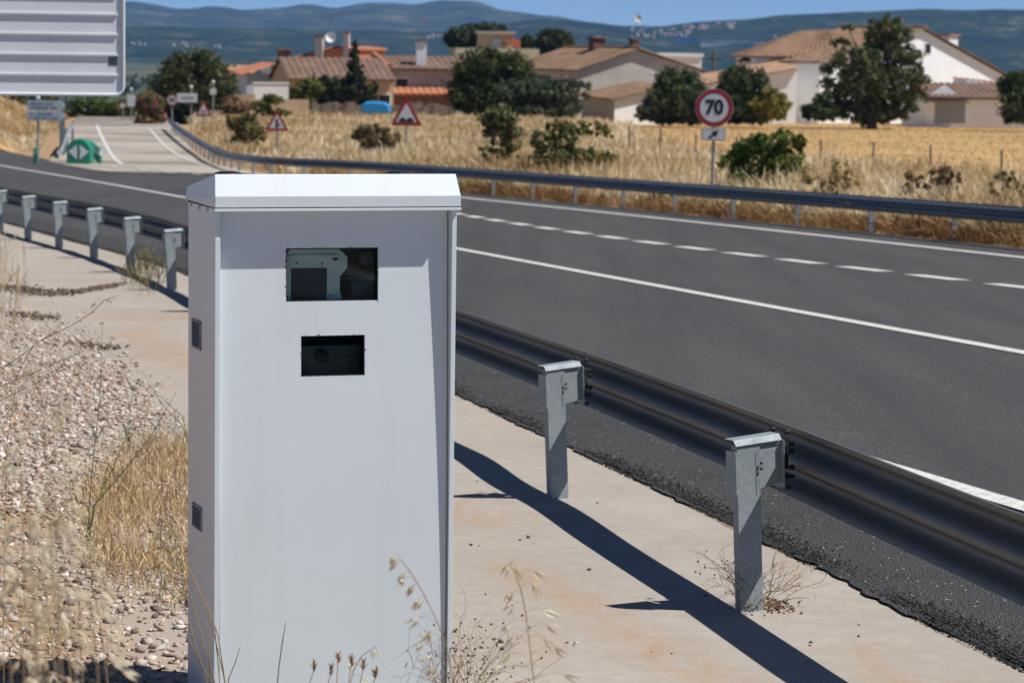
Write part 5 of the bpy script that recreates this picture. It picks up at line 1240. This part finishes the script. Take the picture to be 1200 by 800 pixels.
tree('dry_shrub', 'dark mixed dry and green weed clump behind the far rail at the right', 'shrub', 1052, 1128, 178, 262, 60, rl(14, v0=.1, v1=.75, r0=.12, r1=.2, seed=31), 2200, .05, (.075, .07, .03), (.17, .15, .07), trunk=.02, accent=(.3, (.20, .11, .06)))
tree('dry_shrub', 'small green weed clump at the right edge above the far rail', 'shrub', 1160, 1215, 188, 262, 58, rl(11, v0=.1, v1=.8, r0=.12, r1=.22, seed=32), 1300, .05, (.05, .06, .018), (.14, .14, .05), trunk=.02)
tree('dry_shrub', 'pale dry thistle clump in the grass right of the green leafy shrub', 'shrub', 938, 1010, 168, 255, 63, rl(12, v0=.1, v1=.7, r0=.12, r1=.2, seed=33), 1400, .05, (.16, .14, .06), (.36, .30, .15), trunk=.02)
# woods and hedgerows far out on the plain, one mass
lob = []
rw = np.random.default_rng(5)
for _ in range(260):
    Yw = 650 + 2600 * rw.uniform() ** 1.4; Xw = rw.uniform(-.215, .215) * Yw; lg = rw.uniform(8, 40)
    for q in range(int(lg / 6)):
        hgt = rw.uniform(3, 6.5); lob.append(((Xw + q * 6 - lg / 2, Yw + rw.normal(0, 3), H(Xw, Yw) + hgt * .6), (5, 4, hgt)))
tag(leafcloud('far_woodland', lob, 90000, 1.2, (.008, .016, .006), (.045, .065, .022), clump=14), kind='stuff')
# fence of thin posts along the field edge
pst = [(738, 148), (774, 150), (816, 158), (864, 160), (912, 163), (963, 164), (1023, 167), (1090, 170), (1174, 176)]
f0 = None; tops = []
for px, py in pst:
    Y = np.interp(px, [738, 1174], [104, 80]); q = W(px, py, Y); z = H(q.x, Y)
    if f0 is None: f0 = empty('wire_fence', (q.x, Y, z), 'thin wire fence of dark posts between the tall grass and the orange field', 'fence')
    b0 = Vector((q.x, Y, 0)) - Vector((f0.location.x, f0.location.y, 0)); hz_ = z - f0.location.z; ht = q.z - f0.location.z
    mb = MB(); mb.tube([(b0.x, b0.y, hz_ - .2), (b0.x + random.uniform(-.03, .03), b0.y, ht)], .032, 7); mb.build('post', mat('fence_post_wood', (.12, .11, .11), .8) if 'fence_post_wood' not in bpy.data.materials else bpy.data.materials['fence_post_wood'], f0)
    tops.append((b0.x, b0.y, ht))
for k_ in (.12, .5):
    mb = MB(); mb.tube([(p[0], p[1], p[2] - k_) for p in tops], .004, 4); mb.build('wire', M_pole, f0)
a = W(836, 84, 300); e = empty('utility_pole', (a.x, 300, H(a.x, 300)), 'thin dark utility pole between the white block and the white farm wing', 'pole')
mb = MB(); L_ = W(836, 61, 300).z - e.location.z; mb.tube([(0, 0, -.5), (0, 0, L_)], .14, 8); mb.box((-.9, -.06, L_ - .8), (.9, .06, L_ - .62)); mb.build('pole', M_bark, e)

# ================================================================== foreground: gravel, crumbs, grass, weeds
M_stone = tintmat('gravel_stone', .85, 0, .3)
def icos():
    import bmesh
    bm = bmesh.new(); bmesh.ops.create_icosphere(bm, subdivisions=1, radius=1); bm.verts.ensure_lookup_table()
    v = np.array([tuple(q.co) for q in bm.verts]); f = np.array([[q.index for q in fc.verts] for fc in bm.faces]); bm.free()
    return v, f
IV, IF = icos()
def stones(name, xy, rad, cols, squash=.6, sink=.25, lift=0):
    n = len(xy); rad = np.broadcast_to(rad, n)
    V = IV[None] * (1 + rng.normal(0, .32, (n, len(IV), 1))); sc = rad[:, None] * np.stack([rng.uniform(.7, 1.35, n), rng.uniform(.7, 1.2, n), rng.uniform(.45, .95, n) * squash * 1.3], 1)
    V = V * sc[:, None]; a = rng.uniform(0, 6.28, n); c, s_ = np.cos(a)[:, None], np.sin(a)[:, None]
    tl = rng.normal(0, .35, n)[:, None]; ct, st = np.cos(tl), np.sin(tl)
    x, y, z = V[..., 0], V[..., 1], V[..., 2]; x, z = x * ct - z * st, x * st + z * ct; x, y = x * c - y * s_, x * s_ + y * c
    z0 = hz(xy[:, 0], xy[:, 1])[:, None] + rad[:, None] * (.5 - sink) + np.asarray(lift).reshape(-1, 1) + nz(xy[:, 0], xy[:, 1], .9, 1)[:, None] * .012
    P = np.stack([x + xy[:, :1], y + xy[:, 1:2], z + z0], -1)
    cols = np.asarray(cols); C = cols[rng.integers(0, len(cols), n)] * rng.uniform(.75, 1.15, (n, 1))
    C = np.repeat(C[:, None], len(IV), 1)
    o = arrmesh(name, P.reshape(-1, 3), (np.arange(n)[:, None, None] * len(IV) + IF[None]).reshape(-1, 3), M_stone, col=C.reshape(-1, 3)); tag(o, kind='stuff'); return o
def pix(x, y):     # project world ground points to photo pixels
    z = hz(x, y) - EYE; dx, dy, dz = x, y, z
    f_ = dx * v_fwd.x + dy * v_fwd.y + dz * v_fwd.z; r_ = dx * v_right.x + dy * v_right.y + dz * v_right.z; u_ = dx * v_up.x + dy * v_up.y + dz * v_up.z
    return 600 + F * r_ / f_, 400 - F * u_ / f_
def inpoly(px, py, poly):
    c = np.zeros(len(px), bool); j = len(poly) - 1
    for i in range(len(poly)):
        xi, yi = poly[i]; xj, yj = poly[j]
        c ^= ((yi > py) != (yj > py)) & (px < (xj - xi) * (py - yi) / (yj - yi + 1e-9) + xi); j = i
    return c
SC = [(.50, .42, .36), (.58, .51, .45), (.46, .34, .27), (.37, .26, .19), (.64, .59, .54), (.48, .42, .37), (.32, .25, .21), (.54, .43, .34), (.22, .165, .13)]
gpoly = [(-700, 360), (0, 372), (60, 386), (112, 408), (150, 442), (186, 490), (225, 540), (330, 640), (420, 950), (-700, 950)]
P = areapts(330000, -9, .2, 8.0, 34); a_, b_ = pix(P[:, 0], P[:, 1])
jx = rng.normal(0, 16, len(P)); jy = rng.normal(0, 12, len(P)); k_ = inpoly(a_ + jx, b_ + jy, gpoly) & (a_ > -420)
P = P[k_]; den = np.clip(.62 + .5 * nz(P[:, 0], P[:, 1], .8, 21), .12, 1); P = P[rng.uniform(0, 1, len(P)) < den][:100000]
stones('gravel', P, np.clip(rng.lognormal(np.log(.0088), .55, len(P)), .005, .027), SC)
# black crumbs along the broken asphalt edge and a few on the concrete
yc = 8 + 50 * rng.uniform(0, 1, 26000) ** 2.0
xc = Xpost(yc) + .72 + np.abs(rng.normal(0, .09, len(yc))) - .02; stones('asphalt_crumbs', np.stack([xc, yc], 1), rng.uniform(.003, .0065, len(yc)), [(.025, .025, .025), (.04, .04, .038), (.02, .02, .02), (.06, .057, .054)], .9, .2, np.where(xc > Xpost(yc) + .74, .016, .002))
P = areapts(500, -2.5, 2.2, 9, 26); sP = P[:, 0] - Xpost(P[:, 1]); P = P[(sP < .6) & (sP > -2.4)]
P = np.concatenate([P[:70], np.stack([rng.normal(-.12, .09, 60), rng.normal(10.9, .35, 60)], 1)])
stones('loose_chips', P, rng.uniform(.004, .010, len(P)), [(.05, .045, .04), (.10, .08, .06), (.5, .46, .4), (.16, .10, .06)], .8, .1)
# strips of dark washed-up debris on the concrete
dx_ = []; 
for pl, n_, wd in (([(-20, 336), (20, 340), (60, 345), (95, 343), (120, 338), (135, 336.5)], 1500, .07), ([(15, 370), (35, 372), (62, 376)], 350, .05), ([(84, 403), (120, 408), (138, 409)], 200, .03)):
    pl = np.array(pl, float)
    for _ in range(n_):
        t = random.uniform(0, len(pl) - 1.001); i = int(t); q = pl[i] + (pl[i + 1] - pl[i]) * (t - i); g = G(*q); dx_.append((g.x + random.gauss(0, .05), g.y + random.gauss(0, wd * 4)))
stones('dark_debris', np.array(dx_), rng.uniform(.008, .022, len(dx_)), [(.06, .045, .035), (.10, .07, .05), (.13, .10, .075), (.20, .15, .11)], .6, .2)
# short golden grass beside the cabinet, sparse tufts on the gravel
def pxpts(poly, n, box):
    P = areapts(n, *box); a_, b_ = pix(P[:, 0], P[:, 1]); return P[inpoly(a_ + rng.normal(0, 11, len(P)), b_ + rng.normal(0, 13, len(P)), poly)]
P = pxpts([(95, 600), (120, 560), (150, 535), (190, 520), (230, 530), (300, 640), (280, 720), (200, 705), (150, 690), (110, 665)], 60000, (-4, -.4, 11, 21)); P = P[rng.uniform(0, 1, len(P)) < .55 + .6 * nz(P[:, 0], P[:, 1], .35, 41)][:6500]
tag(blades('golden_grass', P, .15, .0042, .6, (.40, .26, .11), (.72, .55, .32), M_straw, seg=4, wind=(-.1, 0)), kind='stuff')
P = pxpts([(0, 420), (120, 470), (150, 560), (160, 760), (0, 800), (-300, 800), (-300, 400)], 9000, (-6, -.8, 9, 30)); P = P[(nz(P[:, 0], P[:, 1], .5, 31) > -.05)][:4200]
tag(blades('sparse_grass', P, .16, .0035, .5, (.36, .26, .13), (.60, .48, .28), M_straw, seg=4), kind='stuff')
P = pxpts([(185, 600), (225, 590), (300, 700), (195, 715)], 30000, (-3, -.4, 11, 18))[:500]
tag(blades('green_tufts', P, .11, .005, .45, (.10, .12, .03), (.24, .24, .07), M_straw, seg=4, head=False), kind='stuff')
P = pxpts([(-200, 300), (0, 300), (22, 350), (30, 400), (-200, 420)], 30000, (-14, -4, 24, 46))[:700]
tag(blades('edge_dry_grass', P, .5, .007, .35, (.45, .34, .17), (.70, .58, .36), M_straw, seg=4), kind='stuff')
P = pxpts([(152, 318), (178, 322), (184, 336), (160, 330)], 200000, (-7, -4, 33, 43))[:260]
tag(blades('post_grass', P, .32, .007, .4, (.12, .13, .04), (.42, .33, .14), M_straw, seg=4), kind='stuff')
# wild oats: stem with drooping spikelets
M_oatstem = mat('oat_stem', (.40, .29, .14), .7, transl=.2); M_greenstem = mat('green_stem', (.11, .15, .035), .6, transl=.15); M_drystem = mat('dry_stem', (.20, .13, .08), .8)
M_oat = tintmat('oat_spikelet', .55, .45)
def spike(V, Fc, C, p, d, L, wd):
    d = Vector(d).normalized(); a = d.cross(Vector((random.uniform(-1, 1), random.uniform(-1, 1), random.uniform(-.3, .3)))).normalized(); b_ = d.cross(a)
    t = random.random(); c = Vector((.62, .53, .34)).lerp(Vector((.84, .78, .62)), t)
    for sgn in (-1, 1):
        dd = (d + a * sgn * .22).normalized(); o = len(V); m_ = p + dd * L * .4
        V += [p, m_ + b_ * wd * .5 + a * sgn * wd * .15, p + dd * L, m_ - b_ * wd * .5 + a * sgn * wd * .15, m_ + a * sgn * wd * .55]; Fc += [(o, o + 1, o + 4), (o + 1, o + 2, o + 4), (o + 2, o + 3, o + 4), (o + 3, o, o + 4)]; C += [c] * 5
def oat(pts, n, L, label, group=None, y=5.0, stem=None, r=.0011, name='wild_oat', side=0, span=.45, wild=1.0):
    """pts: photo pixels from tip to low point; continues to the ground"""
    P3 = [W(px, py, y) for px, py in pts]; low = P3[-1]; d = (P3[-1] - P3[-2]).normalized()
    foot = Vector((low.x + d.x * .12, y + .04, H(low.x + d.x * .12, y + .04)))
    if low.z > foot.z + .02: P3 += [low.lerp(foot, .5) + Vector((d.x * .05, 0, 0)), foot]
    e = empty(name, foot, label, 'wild oat' if n else 'weed stem', group)
    P3 = [p - foot for p in P3]
    mb = MB(); mb.tube(P3[::-1], [r * 1.5] + [r * 1.2] * (len(P3) - 2) + [r * .5], 5); mb.build('stem', stem or M_oatstem, e)
    if n:
        head = P3[:len(pts)]
        cum_ = [0]
        for i in range(1, len(head)): cum_.append(cum_[-1] + (head[i] - head[i - 1]).length)
        for q in range(n):
            s_ = cum_[-1] * span * 2 * (q + .2) / n; s_ = min(s_, cum_[-1] * .98)
            i = max(j for j in range(len(cum_)) if cum_[j] <= s_); i = min(i, len(head) - 2); t = (s_ - cum_[i]) / (cum_[i + 1] - cum_[i]); p = head[i].lerp(head[i + 1], t)
            sd_ = side if side else random.choice((-1, 1)); out = Vector((sd_ * random.uniform(.4, 1) * L * (.5 + 1.3 * q / n) * wild, random.uniform(-.7, .7) * L, random.uniform(-.1, .45) * L)); tip = p + out
            V = []; Fc = []; C = []
            spike(V, Fc, C, tip, (out.x * .8 + random.uniform(-.2, .2) * L, random.uniform(-.3, .3) * L, -random.uniform(.35, .9) * L), L * random.uniform(.75, 1.1), L * .26)
            mb = MB(); mb.tube([p, p + out * .6 + Vector((0, 0, L * .18)), tip], r * .4, 4, cap=False); o_ = len(V); V += [Vector(v) for v in mb.v]; C += [Vector((.40, .29, .14))] * len(mb.v)
            Fc = [tuple(f) if len(f) == 4 else tuple(f) + (f[-1],) for f in Fc] + [tuple(k_ + o_ for k_ in f) for f in mb.f]
            me = bpy.data.meshes.new('spikelet'); me.from_pydata([tuple(v) for v in V], [], [f if f[-1] != f[-2] else f[:-1] for f in Fc]); me.materials.append(M_oat)
            a_ = me.color_attributes.new('tint', 'FLOAT_COLOR', 'POINT'); a_.data.foreach_set('color', [q2 for c2 in C for q2 in (c2[0], c2[1], c2[2], 1.0)])
            so = bpy.data.objects.new('spikelet', me); COL.objects.link(so); so.parent = e
    return e
oat([(596, 660), (604, 672), (611, 692), (616, 716), (620, 748), (625, 790), (629, 830)], 16, .042, 'wild oat stalk standing alone on the pale concrete right of the cabinet', y=6.0, wild=1.1)
oat([(468, 654), (480, 668), (496, 694), (510, 722), (522, 752), (531, 790), (536, 830)], 16, .040, 'wild oat stalk crossing the lower right of the white cabinet front', y=6.4, side=-1)
oat([(440, 757), (424, 768), (414, 785), (408, 810), (405, 840)], 6, .028, 'short wild oat head at the bottom edge in front of the cabinet', y=7.0)
oat([(140, 346), (122, 352), (108, 366), (86, 380), (62, 392), (40, 402), (20, 440), (8, 520)], 5, .030, 'wild oat arching to the right over the sand at the left', y=8.0, span=.2)
rr = random.Random(4)
LO = [(44, 432, 60), (22, 520, 30), (60, 540, 70), (30, 585, 45), (82, 560, 95), (66, 610, 90), (18, 640, 30), (48, 660, 70), (96, 640, 118), (30, 705, 52), (70, 715, 96), (8, 730, 20), (52, 752, 70), (110, 690, 134), (-10, 600, -6)]
for x, y_, xb in LO:
    Yd = rr.uniform(4.3, 5.6)
    oat([(x, y_), (x + (xb - x) * .12, y_ + 14), (x + (xb - x) * .35, y_ + 50), (x + (xb - x) * .6, y_ + 95), (x + (xb - x) * .85, y_ + 150), (xb, y_ + 210), (xb + 6, y_ + 300)], rr.randint(10, 15), .036, 'blurred pale wild oat rising in front of the gravel at the lower left', 'wild oats in front of the gravel', y=Yd, wild=1.0, span=.33)
# long dry stems bending against the cabinet's lower left corner
for i, pts in enumerate(([(216, 652), (232, 690), (250, 738), (262, 790), (266, 815)], [(214, 668), (228, 712), (240, 760), (252, 800), (258, 820)], [(222, 664), (244, 712), (256, 745), (264, 800), (266, 820)], [(252, 735), (254, 760), (257, 790), (258, 815)], [(244, 735), (245, 765), (247, 800), (247, 820)], [(215, 700), (226, 745), (240, 790), (246, 815)], [(216, 735), (232, 770), (250, 802), (256, 820)], [(282, 755), (276, 775), (268, 795), (266, 818)])):
    oat(pts, 0, .02, 'long thin dry stem bent against the lower left corner of the cabinet', 'dry stems at the cabinet corner', y=9.3, r=.0016, name='dry_grass_stalk')
oat([(335, 727), (331, 752), (327, 780), (324, 812)], 0, .02, 'single dark thin stem in front of the cabinet at its lower left', y=8.4, r=.0016, stem=M_drystem, name='dry_grass_stalk')
for i, (x, y_) in enumerate(((397, 768), (412, 772), (426, 776), (388, 782), (368, 778), (440, 786))):
    e = oat([(x, y_), (x - 1, y_ + 10), (x - 2 - i, y_ + 24), (x - 3 - i, y_ + 50)], 0, .02, 'short reddish grass with a bristly seed head at the cabinet foot', 'bristly grasses at the cabinet foot', y=8.2, r=.0011, name='bristle_grass')
    V = []; Fc = []; C = []; p = W(x, y_, 8.2) - e.location
    for q in range(16):
        o = len(V); a_ = Vector((random.uniform(-1, 1), random.uniform(-1, 1), 1.1)).normalized() * random.uniform(.018, .03); b0 = p + Vector((0, 0, -.022 + .0016 * q)); sdv = Vector((.0022, .001, 0)); V += [b0 - sdv, b0 + sdv, b0 + a_]; Fc.append((o, o + 1, o + 2)); C += [(.34, .19, .08)] * 3
    arrmesh('seed_head', [tuple(v) for v in V], Fc, M_oat, e, col=C)
# wiry green weed on the gravel
def weed(name, label, root_px, Y, branches, mtl, leaves=0, r=.0036, leafc=((.06, .09, .02), (.16, .20, .06))):
    a_ = W(*root_px, Y); rt = Vector((a_.x, Y, H(a_.x, Y))); e = empty(name, rt, label, 'weed')
    V = []; Fc = []; C = []
    for br in branches:
        P3 = [W(px, py, Y + dy) - rt for px, py, dy in br]; mb = MB(); mb.tube(P3, [r * (1 - .75 * i / (len(P3) - 1)) for i in range(len(P3))], 6); mb.build('stem', mtl, e)
        for q in range(leaves):
            t = random.uniform(.05, .55) * (len(P3) - 1); i = int(t); p = P3[i].lerp(P3[i + 1], t - i); o = len(V); L = random.uniform(.012, .026)
            d = Vector((random.uniform(-1, 1), random.uniform(-1, 1), random.uniform(.2, 1))).normalized(); s2 = d.cross(Vector((.3, .5, .2))).normalized() * L * .2; V += [p, p + d * L * .5 + s2, p + d * L, p + d * L * .5 - s2]; Fc.append((o, o + 1, o + 2, o + 3)); c = Vector(leafc[0]).lerp(Vector(leafc[1]), random.random()); C += [c] * 4
    if V: arrmesh('leaves', [tuple(v) for v in V], Fc, M_fol, e, col=[tuple(c) for c in C])
    return e
yb = 13.6
weed('wiry_weed', 'tall wiry green weed with thin bare stems on the gravel left of the cabinet', (105, 640), yb, [[(105, 640, 0), (104, 600, 0), (110, 528, .05), (117, 471, .08), (120, 380, .1)], [(105, 625, 0), (110, 592, 0), (145, 552, -.1), (176, 512, -.15), (206, 460, -.2)], [(105, 630, 0), (112, 590, .1), (134, 545, .15), (146, 517, .2), (157, 452, .2)], [(105, 620, 0), (88, 580, .1), (84, 560, .1)]], M_greenstem, 5)
weed('wiry_weed', 'thin bare green stem leaning left out from behind the cabinet edge', (235, 640), 12.6, [[(235, 640, 0), (226, 540, 0), (214, 488, 0), (190, 466, -.05), (160, 448, -.1), (128, 427, -.1)], [(226, 540, 0), (214, 498, 0), (190, 474, 0), (176, 452, 0), (167, 436, 0)], [(228, 550, 0), (214, 515, 0), (196, 497, 0), (170, 480, 0)]], M_greenstem, 0, .0022)
weed('wiry_weed', 'wiry weed reaching in from the left edge with long slanting stems', (-60, 560), 9.4, [[(-60, 700, 0), (-30, 500, 0), (0, 469, 0), (60, 440, 0), (124, 410, 0)], [(-60, 700, 0), (-35, 480, 0), (0, 453, 0), (50, 432, 0), (110, 406, 0)], [(-60, 700, 0), (-40, 470, 0), (0, 434, 0), (40, 406, 0), (76, 379, 0)]], M_greenstem, 0, .0022)
weed('green_sprig', 'small leafy green sprig on the sand above the golden grass', (150, 516), 17.5, [[(150, 518, 0), (152, 495, 0), (157, 455, 0)], [(150, 518, 0), (145, 500, 0), (144, 488, 0)], [(150, 518, 0), (157, 504, 0), (162, 494, 0)]], M_greenstem, 26, .002)
weed('green_sprig', 'small leafy green sprig at the foot of the tallest wiry stem', (112, 520), 17.8, [[(112, 518, 0), (108, 500, 0), (106, 490, 0)], [(112, 518, 0), (118, 505, 0), (124, 496, 0)]], M_greenstem, 22, .002)
# twiggy dead weeds: recursive branching
def twigs(name, label, root, n, spread, hgt, mtl, r=.0018, flowers=0, seed=1, flat=.5, bias=0.0, fc=(.62, .58, .50), fs=.006):
    rr = random.Random(seed); e = empty(name, root, label, 'weed'); mb = MB(); V = []; Fc = []; C = []
    tips = []
    def grow(p, d, L, r_, lev):
        pts = [p]
        for _ in range(4):
            d = (d + Vector((rr.gauss(0, .28), rr.gauss(0, .28), rr.gauss(0, .18) + .02))).normalized(); p = p + d * L / 4
            if p.z < .004: p.z = .004; d.z = abs(d.z)
            pts.append(p)
        mb.tube(pts, [r_ * (1 - .15 * i) for i in range(5)], 4, cap=False)
        if lev == 0: tips.append(p); return
        for q in range(rr.randint(2, 3)):
            k_ = rr.randint(1, 4); dd = (d + Vector((rr.gauss(0, .6), rr.gauss(0, .6), rr.gauss(.1, .4)))).normalized(); grow(pts[k_], dd, L * rr.uniform(.45, .75), r_ * .6, lev - 1)
    for _ in range(n):
        a_ = rr.uniform(0, 6.28); d = Vector((math.cos(a_) * spread + bias, math.sin(a_) * spread, rr.uniform(flat * .4, flat * 1.5))).normalized(); grow(Vector((rr.gauss(0, .012), rr.gauss(0, .012), .0)), d, hgt * rr.uniform(.5, 1), r, 2)
    mb.build('twigs', mtl, e)
    if flowers:
        for p in rr.sample(tips, min(flowers, len(tips))):
            for q in range(3):
                o = len(V); a_ = Vector((rr.gauss(0, 1), rr.gauss(0, 1), rr.gauss(0, 1))).normalized(); b_ = a_.orthogonal().normalized(); c_ = a_.cross(b_); V += [p + b_ * fs, p + c_ * fs, p - b_ * fs, p - c_ * fs]; Fc.append((o, o + 1, o + 2, o + 3)); C += [fc] * 4
        arrmesh('flowers', [tuple(v) for v in V], Fc, M_oat, e, col=C)
    return e
g = G(884, 716); twigs('dead_weed', 'twiggy dead weed with tiny pale flowers at the foot of the nearest rail post', (g.x, g.y, H(g.x, g.y)), 22, .9, .30, mat('weed_twig', (.22, .15, .07), .8), .0026, 44, 3, .75, .35)
g = G(862, 700); twigs('dead_weed', 'sparse reddish weed left of the nearest rail post', (g.x, g.y + .05, H(g.x, g.y)), 5, .9, .20, mat('red_twig', (.16, .08, .05), .8), .0013, 6, 5, .8, -.6)
g = W(538, 820, 9.75); 
for q, (dx, dy, sd_) in enumerate(((.0, 0, 7), (.03, .22, 8), (-.02, -.2, 9))):
    twigs('dead_weed', ('brown brittle weed along the lower right edge of the cabinet', 'brown brittle weed behind the lower right edge of the cabinet', 'brown brittle weed at the bottom right corner of the cabinet')[q], (g.x + dx, g.y + dy, H(g.x, g.y + dy)), 10, .45, .30, bpy.data.materials['weed_twig'], .0016, 30, sd_, 1.3, .12, (.22, .13, .06), .005)
g = G(905, 712); P = np.stack([rng.normal(g.x, .05, 160), rng.normal(g.y, .10, 160)], 1); stones('dirt_heap', P, rng.uniform(.003, .010, 160), [(.14, .07, .04), (.20, .11, .06), (.10, .05, .03)], .7, .2)
# keep every mesh's custom order stable
for o in S.objects:
    if o.parent is None and o.type == 'MESH' and 'kind' not in o and 'category' not in o: print('untagged', o.name)
